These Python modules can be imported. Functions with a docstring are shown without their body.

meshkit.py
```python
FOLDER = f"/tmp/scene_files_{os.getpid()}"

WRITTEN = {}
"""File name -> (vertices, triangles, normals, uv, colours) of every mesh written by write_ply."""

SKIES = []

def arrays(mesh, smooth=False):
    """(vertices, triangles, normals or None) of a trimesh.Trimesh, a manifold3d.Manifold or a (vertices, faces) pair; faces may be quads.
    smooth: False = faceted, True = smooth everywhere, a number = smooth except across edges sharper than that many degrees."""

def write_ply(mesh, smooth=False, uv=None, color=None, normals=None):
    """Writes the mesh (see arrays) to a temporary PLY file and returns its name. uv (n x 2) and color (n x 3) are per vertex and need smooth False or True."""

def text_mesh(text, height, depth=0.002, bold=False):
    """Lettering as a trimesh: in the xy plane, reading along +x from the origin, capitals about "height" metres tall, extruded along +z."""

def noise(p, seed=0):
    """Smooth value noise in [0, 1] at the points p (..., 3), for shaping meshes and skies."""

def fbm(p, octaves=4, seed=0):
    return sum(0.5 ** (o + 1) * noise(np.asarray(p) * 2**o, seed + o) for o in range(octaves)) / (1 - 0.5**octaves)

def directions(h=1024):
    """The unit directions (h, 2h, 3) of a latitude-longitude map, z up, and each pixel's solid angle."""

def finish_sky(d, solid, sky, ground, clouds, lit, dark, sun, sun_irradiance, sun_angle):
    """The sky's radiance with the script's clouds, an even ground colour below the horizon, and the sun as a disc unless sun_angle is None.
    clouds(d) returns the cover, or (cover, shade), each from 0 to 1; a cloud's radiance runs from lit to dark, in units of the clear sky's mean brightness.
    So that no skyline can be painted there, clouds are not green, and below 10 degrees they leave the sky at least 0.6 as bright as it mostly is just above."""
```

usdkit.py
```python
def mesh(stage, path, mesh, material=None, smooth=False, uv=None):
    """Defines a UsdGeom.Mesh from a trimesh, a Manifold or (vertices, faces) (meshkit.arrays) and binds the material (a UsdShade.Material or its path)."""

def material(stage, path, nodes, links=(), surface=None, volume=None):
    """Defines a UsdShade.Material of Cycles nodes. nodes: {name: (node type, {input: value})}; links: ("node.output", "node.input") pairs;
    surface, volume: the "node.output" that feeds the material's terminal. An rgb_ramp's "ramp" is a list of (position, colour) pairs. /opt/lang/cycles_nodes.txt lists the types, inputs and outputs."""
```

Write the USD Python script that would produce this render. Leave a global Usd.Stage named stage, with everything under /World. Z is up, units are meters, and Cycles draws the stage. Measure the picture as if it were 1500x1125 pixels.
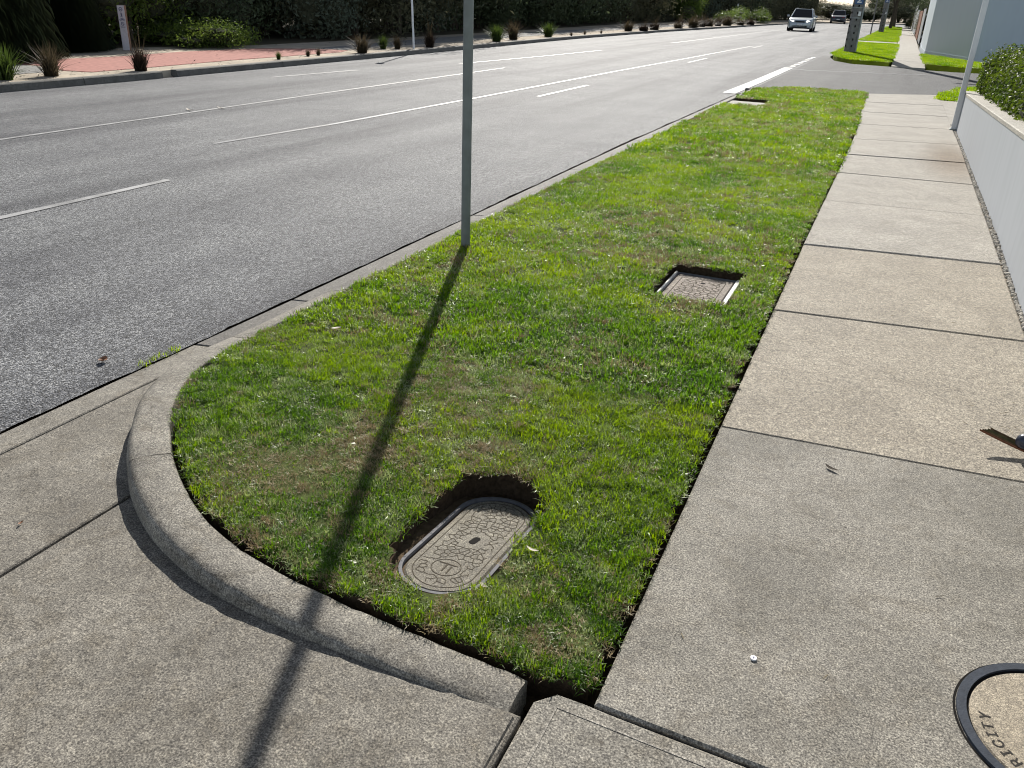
import math, random
import numpy as np, trimesh, usdkit, meshkit
from pxr import Usd, UsdGeom, UsdLux, UsdShade, Gf, Sdf, Vt
from shapely.geometry import Polygon, Point, LineString, box as sbox
from shapely import prepared
from scipy.interpolate import PchipInterpolator, CubicSpline

stage = Usd.Stage.CreateInMemory()
UsdGeom.SetStageUpAxis(stage, 'Z')
UsdGeom.SetStageMetersPerUnit(stage, 1.0)
UsdGeom.Xform.Define(stage, '/World')
UsdGeom.Scope.Define(stage, '/World/Looks')

# ------------------------------------------------------------------ camera, sky, sun, exposure
SUN_EL, SUN_AZ = math.radians(33.0), math.radians(-20.3)      # azimuth from +y towards +x
SUN_INT, SKY_STR, EXPOSURE = 1.22, 0.070, 0.53
cam = UsdGeom.Camera.Define(stage, '/World/camera')
cam.CreateHorizontalApertureAttr(36.0)
cam.CreateFocalLengthAttr(29.16)
cam.CreateFStopAttr(0.0)
cam.CreateClippingRangeAttr(Gf.Vec2f(0.05, 3000))
cam.CreateExposureAttr(EXPOSURE)
CR = np.array([0.91259073, 0.40723364, 0.03659124])
CD = np.array([0.20292678, -0.37341415, -0.90519754])
CF = np.array([-0.3549632, 0.83350023, -0.4234129])
m = np.eye(4)
m[0, :3], m[1, :3], m[2, :3], m[3, :3] = CR, -CD, -CF, (0, 0, 1.55)
cam.AddTransformOp().Set(Gf.Matrix4d(m.tolist()))

sky = UsdLux.DomeLight.Define(stage, '/World/sky')
sky_mat = usdkit.material(stage, '/World/Looks/sky', {
    'tc': ('texture_coordinate', {}),
    's': ('sky_texture', {'sky_type': 'single_scattering', 'sun_disc': False, 'sun_elevation': SUN_EL, 'sun_rotation': SUN_AZ,
                          'air_density': 1.0, 'aerosol_density': .7, 'ozone_density': 1.0}),
    'h': ('hsv', {'saturation': .6}),
    'b': ('background_shader', {'strength': SKY_STR})},
    [('s.color', 'h.color'), ('h.color', 'b.color')], surface='b.background')
UsdShade.MaterialBindingAPI.Apply(sky.GetPrim()).Bind(sky_mat)
sky.GetPrim().SetCustomDataByKey('kind', 'structure')
sun = UsdLux.DistantLight.Define(stage, '/World/sun')
sun.CreateIntensityAttr(SUN_INT)
sun.CreateAngleAttr(0.53)
sun.CreateNormalizeAttr(True)
sun.CreateColorAttr(Gf.Vec3f(1.0, 0.955, 0.88))
sd = np.array([math.sin(SUN_AZ) * math.cos(SUN_EL), math.cos(SUN_AZ) * math.cos(SUN_EL), math.sin(SUN_EL)])
zx = np.cross([0, 0, 1.0], sd); zx /= np.linalg.norm(zx)
m = np.eye(4); m[0, :3], m[1, :3], m[2, :3] = zx, np.cross(sd, zx), sd
sun.AddTransformOp().Set(Gf.Matrix4d(m.tolist()))

# ------------------------------------------------------------------ helpers
used = {}
def numbered(parent, name):
    k = (parent, name); n = used.get(k, 0); used[k] = n + 1
    return f'{parent}/{name}' if n == 0 else f'{parent}/{name}_{n:03d}'
def data(prim, **kw):
    for k, v in kw.items():
        if v: prim.SetCustomDataByKey(k, v)
    return prim
def thing(name, label=None, cat=None, loc=(0, 0, 0), rz=0, group=None, kind=None, scale=None):
    x = UsdGeom.Xform.Define(stage, numbered('/World', name))
    x.AddTranslateOp().Set(Gf.Vec3d(*map(float, loc)))
    if rz: x.AddRotateZOp().Set(float(rz))
    if scale is not None: x.AddScaleOp().Set(Gf.Vec3f(*map(float, np.broadcast_to(scale, 3))))
    return data(x.GetPrim(), label=label, category=cat, group=group, kind=kind)
def path_of(p): return '/World' if p is None else str(p.GetPath())
def obj(name, mesh, mat, parent=None, smooth=False, **kw):
    if isinstance(mesh, list): mesh = cat(mesh)
    p = usdkit.mesh(stage, numbered(path_of(parent), name), mesh, mat, smooth=smooth).GetPrim()
    return data(p, **kw)
def copy(src, loc, rz=0, scale=1.0, label=None, group=None, name=None):
    was = src.GetCustomData()
    x = UsdGeom.Xform.Define(stage, numbered('/World', name or src.GetName().rstrip('0123456789').rstrip('_')))
    x.GetPrim().GetReferences().AddInternalReference(src.GetPath())
    x.ClearXformOpOrder()
    for a in list(x.GetPrim().GetAttributes()):
        pass
    x.AddTranslateOp().Set(Gf.Vec3d(*map(float, loc)))
    x.AddRotateZOp().Set(float(rz))
    x.AddScaleOp().Set(Gf.Vec3f(*map(float, np.broadcast_to(scale, 3))))
    x.GetPrim().SetInstanceable(True)
    return data(x.GetPrim(), label=label or was.get('label'), category=was.get('category'), group=group or was.get('group'))
def cat(ms): return trimesh.util.concatenate([x if isinstance(x, trimesh.Trimesh) else trimesh.Trimesh(*x, process=False) for x in ms])
def T(mesh, loc=(0, 0, 0), rot=None):
    mesh = mesh.copy()
    if rot: 
        for ax, a in rot: mesh.apply_transform(trimesh.transformations.rotation_matrix(math.radians(a), ax))
    mesh.apply_translation(loc); return mesh
X, Y, Z = [1, 0, 0], [0, 1, 0], [0, 0, 1]
def rbox(sx, sy, sz, c=(0, 0, 0), b=0.006):
    """a chamfered box"""
    b = min(b, sx * .4, sy * .4, sz * .4); pts = []
    for i in (-1, 1):
        for j in (-1, 1):
            for k in (-1, 1):
                x, y, z = i * sx / 2, j * sy / 2, k * sz / 2
                pts += [(x - i * b, y - j * b, z), (x - i * b, y, z - k * b), (x, y - j * b, z - k * b)]
    h = trimesh.convex.convex_hull(np.array(pts)); h.apply_translation(c); return h
def cyl(r0, r1, p0, p1, n=12):
    p0, p1 = np.array(p0, float), np.array(p1, float); d = p1 - p0; L = np.linalg.norm(d); d /= L
    a = np.cross(d, [0, 0, 1.0] if abs(d[2]) < .9 else [1.0, 0, 0]); a /= np.linalg.norm(a); b = np.cross(d, a)
    t = np.arange(n) * 2 * np.pi / n
    ring = np.cos(t)[:, None] * a + np.sin(t)[:, None] * b
    v = np.vstack([p0 + r0 * ring, p1 + r1 * ring, [p0], [p1]])
    f = []
    for i in range(n):
        j = (i + 1) % n
        f += [(i, n + i, j), (j, n + i, n + j), (2 * n, i, j), (2 * n + 1, n + j, n + i)]
    mm = trimesh.Trimesh(v, f, process=False)
    if mm.volume < 0: mm.invert()
    return mm
def poly_slab(poly, ztop, depth=.1, bevel=.006):
    """a slab with chamfered upper edges; ztop a number or a function of (x, y)"""
    zf = ztop if callable(ztop) else (lambda x, y: np.full_like(x, ztop))
    out = np.array(poly.exterior.coords)[:-1]
    if not poly.exterior.is_ccw: out = out[::-1]
    inn_p = poly.buffer(-bevel, join_style=2)
    n = len(out)
    prev, nxt = np.roll(out, 1, 0), np.roll(out, -1, 0)
    e1, e2 = out - prev, nxt - out
    n1 = np.stack([-e1[:, 1], e1[:, 0]], 1); n1 /= np.linalg.norm(n1, axis=1)[:, None]
    n2 = np.stack([-e2[:, 1], e2[:, 0]], 1); n2 /= np.linalg.norm(n2, axis=1)[:, None]
    k = (n1 + n2); k /= np.maximum(.3, (1 + (n1 * n2).sum(1)))[:, None]
    inn = out + k * bevel
    tv, tf = trimesh.creation.triangulate_polygon(Polygon(inn), engine='earcut')
    zt = zf(tv[:, 0], tv[:, 1]); zo = zf(out[:, 0], out[:, 1]) - bevel * .8; zi = zf(inn[:, 0], inn[:, 1])
    a, b, c = np.c_[inn, zi], np.c_[out, zo], np.c_[out, zo - depth]
    v = np.vstack([np.c_[tv, zt], a, b, c]); f = [t if np.cross(tv[t[1]] - tv[t[0]], tv[t[2]] - tv[t[0]]) > 0 else t[::-1] for t in tf]
    A = len(tv); B, Cc = A + n, A + 2 * n
    for i in range(n):
        j = (i + 1) % n
        f += [(A + i, B + i, B + j), (A + i, B + j, A + j), (B + i, Cc + i, Cc + j), (B + i, Cc + j, B + j)]
    return trimesh.Trimesh(v, np.array(f), process=False)
def sheet(poly, z=0.0):
    tv, tf = trimesh.creation.triangulate_polygon(poly, engine='earcut')
    f = np.array([t if np.cross(tv[t[1]] - tv[t[0]], tv[t[2]] - tv[t[0]]) > 0 else t[::-1] for t in tf])
    zz = z(tv[:, 0], tv[:, 1]) if callable(z) else np.full(len(tv), z)
    return trimesh.Trimesh(np.c_[tv, zz], f, process=False)
def prism(poly, z0, z1):
    mm = trimesh.creation.extrude_polygon(poly, z1 - z0, engine='earcut'); mm.apply_translation([0, 0, z0]); return mm
def strip(line, w, z):
    """a flat ribbon along a polyline of (x, y)"""
    p = np.array(line, float); t = np.gradient(p, axis=0); t /= np.linalg.norm(t, axis=1)[:, None]
    nrm = np.c_[-t[:, 1], t[:, 0]]; w = np.broadcast_to(w, (len(p),))[:, None]
    v = np.vstack([np.c_[p + nrm * w / 2, np.full(len(p), z)], np.c_[p - nrm * w / 2, np.full(len(p), z)]])
    n = len(p); f = []
    for i in range(n - 1): f += [(i, n + i, n + i + 1), (i, n + i + 1, i + 1)]
    return trimesh.Trimesh(v, f, process=False)

# ------------------------------------------------------------------ materials
L = '/World/Looks/'
def M(name, nodes, links, surface='p.BSDF'): return usdkit.material(stage, L + name, nodes, links, surface=surface)
def plain(name, col, rough=.6, spec=.5, metal=0., noise=.25, scale=6, bump=0.0, bscale=200, coat=0):
    nodes = {'g': ('geometry', {}), 'n': ('noise_texture', {'scale': scale, 'detail': 5, 'roughness': .6}),
             'r': ('rgb_ramp', {'ramp': [(.25, [c * (1 - noise) for c in col]), (.75, [min(1, c * (1 + noise)) for c in col])]}),
             'p': ('principled_bsdf', {'roughness': rough, 'specular_ior_level': spec, 'metallic': metal, 'coat_weight': coat})}
    links = [('g.position', 'n.vector'), ('n.fac', 'r.fac'), ('r.color', 'p.base_color')]
    if bump:
        nodes['bn'] = ('noise_texture', {'scale': bscale, 'detail': 3, 'roughness': .6}); nodes['b'] = ('bump', {'strength': bump, 'distance': .004})
        links += [('g.position', 'bn.vector'), ('bn.fac', 'b.height'), ('b.normal', 'p.normal')]
    return M(name, nodes, links)
def concrete(name, a, b, stain=(.55, .5, .42), amount=.35, grit=190, rough=.8, bump=.55, seed=0., spot=None):
    nodes = {
        'vs': ('voronoi_texture', {'scale': 7.5, 'feature': 'f1'}), 'vr': ('rgb_ramp', {'ramp': [(.03, (.42, .40, .38)), (.055, (1, 1, 1))]}), 'm5': ('mix_color', {'blend_type': 'multiply', 'fac': 1.0}),
        'g': ('geometry', {}), 'mp': ('mapping', {'location': (seed, seed * 1.7, 0)}),
        'fine': ('noise_texture', {'scale': grit, 'detail': 3, 'roughness': .75}),
        'mid': ('noise_texture', {'scale': 42, 'detail': 5, 'roughness': .75}),
        'big': ('noise_texture', {'scale': 2.6, 'detail': 6, 'roughness': .62, 'distortion': .4}),
        'big2': ('noise_texture', {'scale': 6.5, 'detail': 7, 'roughness': .72, 'distortion': 1.6}),
        'fr': ('rgb_ramp', {'ramp': [(.32, (.12, .12, .12)), (.44, (.66, .65, .64)), (.54, (1.08, 1.08, 1.07)), (.66, (2.2, 2.18, 2.1))]}),
        'mr': ('rgb_ramp', {'ramp': [(.3, (.66, .66, .67)), (.7, (1.28, 1.28, 1.26))]}),
        'br': ('rgb_ramp', {'ramp': [(.35, a), (.65, b)]}),
        'sr': ('rgb_ramp', {'ramp': [(.47, (0, 0, 0)), (.68, (1, 1, 1))]}),
        'sa': ('math', {'math_type': 'multiply', 'value2': amount}),
        'm1': ('mix_color', {'blend_type': 'multiply', 'fac': 1.0}), 'm2': ('mix_color', {'blend_type': 'multiply', 'fac': 1.0}),
        'm3': ('mix_color', {'blend_type': 'multiply', 'b': stain}),
        'b': ('bump', {'strength': bump, 'distance': .003}), 'p': ('principled_bsdf', {'roughness': rough, 'specular_ior_level': .35})}
    links = [('g.position', 'mp.vector')] + [('mp.vector', f'{k}.vector') for k in ('fine', 'mid', 'big', 'big2')] + [
        ('fine.fac', 'fr.fac'), ('mid.fac', 'mr.fac'), ('big.fac', 'br.fac'), ('big2.fac', 'sr.fac'), ('sr.color', 'sa.value1'), ('sa.value', 'm3.fac'),
        ('mp.vector', 'vs.vector'), ('vs.distance', 'vr.fac'), ('br.color', 'm5.a'), ('vr.color', 'm5.b'), ('m5.result', 'm1.a'), ('fr.color', 'm1.b'), ('m1.result', 'm2.a'), ('mr.color', 'm2.b'), ('m2.result', 'm3.a'), ('m3.result', 'p.base_color'),
        ('fine.fac', 'b.height'), ('b.normal', 'p.normal')]
    if spot:
        nodes['sp'] = ('vector_math', {'math_type': 'distance', 'vector2': (spot[0], spot[1] * .22, 0)}); nodes['sm'] = ('mapping', {'scale': (1, .22, 0)})
        nodes['sq'] = ('math', {'math_type': 'multiply_add', 'value2': .35, 'value3': -.17}); nodes['ss'] = ('math', {'math_type': 'add'})
        nodes['sd'] = ('rgb_ramp', {'ramp': [(.10, (.56, .47, .38)), (.42, (1, 1, 1))]}); nodes['m4'] = ('mix_color', {'blend_type': 'multiply', 'fac': 1.0})
        links.remove(('m3.result', 'p.base_color'))
        links += [('g.position', 'sm.vector'), ('sm.vector', 'sp.vector1'), ('big2.fac', 'sq.value1'), ('sp.value', 'ss.value1'), ('sq.value', 'ss.value2'), ('ss.value', 'sd.fac'), ('m3.result', 'm4.a'), ('sd.color', 'm4.b'), ('m4.result', 'p.base_color')]
    return M(name, nodes, links)
CON_GREY = concrete('concrete_grey', (.185, .173, .15), (.275, .257, .225), amount=.5)
CON_DRIVE = concrete('concrete_driveway', (.16, .147, .126), (.24, .222, .192), amount=.6, seed=3.3)
CON_TAN = concrete('concrete_tan', (.265, .236, .192), (.335, .30, .245), amount=.3, seed=7.1)
CON_PALE = concrete('concrete_pale', (.285, .266, .235), (.355, .332, .295), amount=.3, grit=190, seed=5.2, spot=(.72, 11.2))
CON_KERB = concrete('concrete_kerb', (.185, .172, .15), (.27, .252, .22), amount=.6, seed=1.4)
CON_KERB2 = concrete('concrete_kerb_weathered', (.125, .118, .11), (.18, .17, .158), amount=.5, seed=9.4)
CON_KERB3 = concrete('concrete_kerb_far', (.10, .098, .092), (.15, .145, .135), amount=.5, seed=4.9)
CON_LID = concrete('concrete_lid', (.165, .15, .122), (.25, .23, .185), amount=.6, grit=260, seed=2.2, bump=.4)
CON_LID2 = concrete('concrete_lid_pinkish', (.20, .168, .145), (.27, .23, .195), amount=.4, seed=4.2)
CON_ROUND = concrete('concrete_lid_buff', (.31, .27, .21), (.385, .335, .265), amount=.3, grit=380, seed=6.6, bump=.35)

def asphalt(name, lo, hi, tone=1.0, scale=105, seed=0.):
    nodes = {
        'g': ('geometry', {}), 'mp': ('mapping', {'location': (seed, seed, 0)}),
        'v': ('voronoi_texture', {'scale': scale, 'feature': 'f1', 'randomness': 1.0}),
        'bw': ('rgb_to_bw', {}),
        'r': ('rgb_ramp', {'ramp': [(.12, [lo * .5] * 3), (.4, [lo * .97, lo, lo * 1.08]), (.65, [(lo + hi) / 2 * k for k in (.96, .985, 1.05)]), (.9, [hi * 1.1] * 3)]}),
        'dr': ('rgb_ramp', {'ramp': [(.0, (1.12, 1.12, 1.12)), (.45, (.95, .95, .95)), (.8, (.38, .38, .38))]}),
        'st': ('mapping', {'scale': (1.0, .06, 1.0)}),
        'ln': ('noise_texture', {'scale': 1.1, 'detail': 5, 'roughness': .6}),
        'lr': ('rgb_ramp', {'ramp': [(.36, (.60, .60, .62)), (.5, (.98, .98, .98)), (.68, (1.2, 1.2, 1.18))]}),
        'bn': ('noise_texture', {'scale': .8, 'detail': 6, 'roughness': .65}),
        'bgr': ('rgb_ramp', {'ramp': [(.35, (.86, .86, .87)), (.65, (1.12, 1.12, 1.1))]}),
        'm1': ('mix_color', {'blend_type': 'multiply', 'fac': 1.0}), 'm2': ('mix_color', {'blend_type': 'multiply', 'fac': 1.0}), 'm3': ('mix_color', {'blend_type': 'multiply', 'fac': 1.0}),
        'b': ('bump', {'strength': .9, 'distance': .006, 'invert': True}),
        'p': ('principled_bsdf', {'roughness': .72, 'specular_ior_level': .19})}
    links = [('g.position', 'mp.vector'), ('mp.vector', 'v.vector'), ('v.color', 'bw.color'), ('bw.val', 'r.fac'), ('v.distance', 'dr.fac'), ('mp.vector', 'st.vector'),
             ('st.vector', 'ln.vector'), ('ln.fac', 'lr.fac'), ('mp.vector', 'bn.vector'), ('bn.fac', 'bgr.fac'), ('r.color', 'm1.a'), ('dr.color', 'm1.b'),
             ('m1.result', 'm2.a'), ('lr.color', 'm2.b'), ('m2.result', 'm3.a'), ('bgr.color', 'm3.b'), ('m3.result', 'p.base_color'), ('v.distance', 'b.height'), ('b.normal', 'p.normal')]
    return M(name, nodes, links)
ASPHALT = asphalt('asphalt_chip_seal', .115, .40, scale=120)
ASPHALT2 = asphalt('asphalt_side_street', .075, .17, scale=150, seed=4)
def paint(name, col, wear=.5):
    nodes = {'g': ('geometry', {}), 'n': ('noise_texture', {'scale': 70, 'detail': 4, 'roughness': .75}), 'n2': ('noise_texture', {'scale': 4, 'detail': 3}),
             'ad': ('math', {'math_type': 'add'}),
             'r': ('rgb_ramp', {'ramp': [(wear - .12, (.16, .16, .16)), (wear + .02, [c * .8 for c in col]), (wear + .25, col)]}),
             'b': ('bump', {'strength': .5, 'distance': .004}), 'p': ('principled_bsdf', {'roughness': .6})}
    nodes['hf'] = ('math', {'math_type': 'multiply', 'value2': .5})
    return M(name, nodes, [('g.position', 'n.vector'), ('g.position', 'n2.vector'), ('n.fac', 'ad.value1'), ('n2.fac', 'ad.value2'), ('ad.value', 'hf.value1'), ('hf.value', 'r.fac'),
                           ('r.color', 'p.base_color'), ('n.fac', 'b.height'), ('b.normal', 'p.normal')])
PAINT = paint('road_paint_white', (.42, .42, .42), .525)
PAINT_OLD = paint('road_paint_faded', (.27, .285, .31), .54)
PAINT_FAINT = paint('road_paint_traces', (.235, .245, .265), .57)
PAINT_NEW = paint('road_paint_fresh', (.62, .62, .6), .42)

SOIL = plain('soil', (.055, .038, .024), .95, .1, noise=.6, scale=60, bump=.9, bscale=130)
THATCH = plain('thatch', (.075, .095, .028), .95, .1, noise=.5, scale=40, bump=.9, bscale=200)
TURF = plain('turf', (.21, .255, .02), .9, .1, noise=.35, scale=2.5, bump=.8, bscale=60)
BED = plain('dry_dirt', (.095, .068, .042), .95, .1, noise=.55, scale=45, bump=.9, bscale=110)
SAND = plain('sandy_soil', (.46, .40, .32), .95, .1, noise=.3, scale=1.4, bump=.8, bscale=40)
GROUND = plain('ground_dirt', (.10, .088, .06), .95, .1, noise=.35, scale=.4)
REDPATH = plain('red_paving', (.40, .19, .16), .9, .2, noise=.28, scale=9, bump=.5, bscale=120)
GREYPATH = plain('grey_path', (.24, .235, .225), .9, .2, noise=.2, scale=4, bump=.5, bscale=90)
GALV = plain('galvanised_steel', (.30, .325, .315), .42, .5, metal=.75, noise=.14, scale=30, bump=.05)
GREYPOLE = plain('grey_painted_steel', (.16, .175, .165), .5, .5, noise=.24, scale=11)
WHITEPOST = plain('white_painted_post', (.70, .71, .72), .4, .5, noise=.05, scale=12)
def render_wall(name, col, streak=.12, bump=.25):
    nodes = {'g': ('geometry', {}), 'mp': ('mapping', {'scale': (3.5, 3.5, .5)}), 'n': ('noise_texture', {'scale': 2.2, 'detail': 6, 'roughness': .65}),
             'n2': ('noise_texture', {'scale': 130, 'detail': 3, 'roughness': .6}),
             'r': ('rgb_ramp', {'ramp': [(.32, [c * (1 - streak) for c in col]), (.6, col)]}), 'b': ('bump', {'strength': bump, 'distance': .003}),
             'p': ('principled_bsdf', {'roughness': .8, 'specular_ior_level': .25})}
    return M(name, nodes, [('g.position', 'mp.vector'), ('mp.vector', 'n.vector'), ('g.position', 'n2.vector'), ('n.fac', 'r.fac'), ('r.color', 'p.base_color'), ('n2.fac', 'b.height'), ('b.normal', 'p.normal')])
WALLW = render_wall('white_render', (.42, .445, .48), .07)
COPING = concrete('coping_concrete', (.36, .345, .31), (.44, .42, .38), amount=.3, seed=8.8)
WALLB = render_wall('blue_grey_render', (.46, .52, .57), .035)
RINGM = plain('lid_frame_plastic', (.15, .15, .16), .8, .25, noise=.3, scale=40, bump=.2)
RINGL = plain('lid_frame_worn', (.22, .22, .225), .6, .5, noise=.35, scale=50, bump=.3)
RINGB = plain('lid_ring_black_steel', (.035, .042, .055), .33, .6, metal=.2, noise=.35, scale=60, bump=.2)
FRAMEW = plain('lid_frame_pale', (.58, .58, .57), .6, .4, noise=.2, scale=30, bump=.2)
DARK = plain('dark_void', (.012, .011, .010), .9, .1, noise=.2)
GROOVE = plain('lid_groove', (.075, .064, .048), .95, .1, noise=.3, scale=90)
LETTER = plain('lid_lettering', (.035, .032, .028), .85, .2, noise=.3, scale=90)
ROCK = plain('river_pebble', (.40, .37, .32), .85, .3, noise=.45, scale=25, bump=.4)
BARK = plain('bark', (.085, .07, .055), .95, .15, noise=.4, scale=12, bump=.8, bscale=30)
WOODGREY = plain('weathered_timber', (.19, .185, .175), .9, .2, noise=.3, scale=9, bump=.6, bscale=50)
FENCEGREY = plain('grey_paling', (.30, .31, .32), .9, .2, noise=.25, scale=6)
FENCERED = plain('reddish_brush_fence', (.24, .115, .075), .95, .15, noise=.35, scale=8, bump=.6, bscale=40)
SIGNWHITE = plain('marker_post_paint', (.62, .60, .64), .7, .3, noise=.12, scale=14)
SIGNBROWN = plain('marker_post_side', (.22, .14, .10), .8, .3, noise=.2, scale=14)
INK = plain('marker_icon_blue', (.06, .065, .16), .6, .4, noise=.1)
PLATE_BLUE = plain('plate_blue', (.05, .11, .24), .5, .5, noise=.1)
WHITE = plain('plate_white', (.78, .78, .78), .5, .5, noise=.05)
PLASTIC = plain('white_plastic', (.78, .78, .80), .35, .5, noise=.04)

def foliage(name, dark, light, trans=.35, rough=.45, spec=.4, scale=.9, island=.5, tv=1.5):
    """leaf material: diffuse + translucent + a little gloss, each leaf its own tone"""
    nodes = {'g': ('geometry', {}), 'n': ('noise_texture', {'scale': scale, 'detail': 3}),
             'mx': ('mix_float', {'fac': island}),
             'r': ('rgb_ramp', {'ramp': [(.15, dark), (.85, light)]}),
             'tr': ('hsv', {'hue': .485, 'saturation': 1.08, 'value': tv}),
             'p': ('principled_bsdf', {'roughness': rough, 'specular_ior_level': spec}), 't': ('translucent_bsdf', {}), 'mc': ('mix_closure', {'fac': trans})}
    return M(name, nodes, [('g.position', 'n.vector'), ('n.fac', 'mx.a'), ('g.random_per_island', 'mx.b'), ('mx.result', 'r.fac'), ('r.color', 'p.base_color'), ('r.color', 'tr.color'), ('tr.color', 't.color'),
                           ('p.BSDF', 'mc.closure1'), ('t.BSDF', 'mc.closure2')], surface='mc.closure')
GRASS = foliage('grass_blade', (.065, .145, .008), (.50, .58, .028), .65, .42, .5, 1.3, .55, 2.1)
GRASS_DK = foliage('grass_blade_dark', (.045, .115, .010), (.29, .42, .026), .64, .42, .5, 1.3, .6, 2.2)
GRASS_YL = foliage('grass_blade_pale', (.24, .31, .11), (.58, .65, .34), .42, .36, .65, 2.0, .6, 1.6)
STRAW = foliage('grass_dry', (.30, .235, .12), (.62, .53, .32), .22, .5, .35, 3., .7)
LEAF_DK = foliage('leaf_dark', (.06, .085, .045), (.24, .29, .14), .22, .5, .3)
LEAF_WEEP = foliage('leaf_weeping', (.014, .022, .012), (.06, .08, .035), .2, .55, .2)
LEAF_OLIVE = foliage('leaf_olive', (.10, .105, .06), (.32, .31, .18), .22, .5, .3)
LEAF_GREEN = foliage('leaf_green', (.08, .14, .03), (.32, .40, .09), .5, .45, .35)
LEAF_GREY = foliage('leaf_grey_green', (.11, .14, .10), (.34, .38, .27), .22, .5, .3)
LEAF_HEDGE = foliage('leaf_hedge', (.04, .075, .012), (.27, .33, .04), .45, .48, .2, 2., .6)
TUFT_GREEN = foliage('tuft_green', (.05, .085, .018), (.16, .20, .055), .35, .5, .3, 3, .7)
TUFT_BROWN = foliage('tuft_brown', (.07, .058, .035), (.30, .25, .15), .3, .6, .2, 3, .7)
TUFT_DARK = foliage('tuft_dark', (.035, .025, .018), (.12, .08, .05), .25, .6, .2, 3, .7)

# ------------------------------------------------------------------ the lie of the land
ZR = -0.12                                  # the road
def zdrive(x, y=None): return -0.115 * np.clip((-.52 - np.asarray(x, float)) / 2.34, 0, 1)
obj('ground', sheet(sbox(-260, -60, 260, 420), -.26), GROUND, kind='structure')

# far kerb line (the road's far edge), near edge
FAR = np.array([(-12.9, -30), (-12.9, 9.3), (-12.9, 11.6), (-13.0, 14.5), (-13.15, 18.9), (-13.5, 27.5), (-14.0, 40), (-14.05, 52), (-13.6, 68.7), (-12.5, 98.7), (-10.0, 122), (-4, 136), (8, 146), (40, 158), (120, 175)])
_t = np.r_[0, np.cumsum(np.linalg.norm(np.diff(FAR, axis=0), axis=1))]
far_at = PchipInterpolator(_t, FAR)
FARL = far_at(np.linspace(0, _t[-1], 160))
def far_x(y): return np.interp(y, FARL[:100, 1], FARL[:100, 0])
rng = np.random.default_rng(11)
# near edge of the asphalt: ragged where one can see it
ys = np.arange(-30, 18.6, .035)
edge = -3.036 - .010 * (meshkit.fbm(np.c_[ys * 9, ys * 0, ys * 0], 4, 3) - .5) * 2.2 - .02 * (meshkit.noise(np.c_[ys * 1.7, ys * 0, ys * 0], 5) - .5) + np.interp(ys, [0, 4.2, 10.3, 18.6], [0, 0.0, -.085, -.05])
near = np.c_[edge, ys]
NEARFAR = [(-3.05, 18.7), (-2.5, 19.25), (-1.9, 19.72), (-.6, 19.80), (.8, 20.8), (1.3, 22.9), (2.6, 24.4), (40, 27.5), (40, 37.5), (3, 31.6), (1.7, 31.1), (.1, 31.3), (-.5, 32.0), (-1.7, 32.3), (-2.35, 33.6), (-2.72, 36.2), (-2.75, 50), (-2.8, 65), (-2.8, 108), (-1.5, 110.2), (3, 112), (40, 118), (120, 132)]
road_poly = Polygon(list(map(tuple, near)) + NEARFAR + list(map(tuple, FARL[::-1])))
road = thing('road', 'grey chip-seal road with white lane lines running beside the verge', kind='structure')
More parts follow.
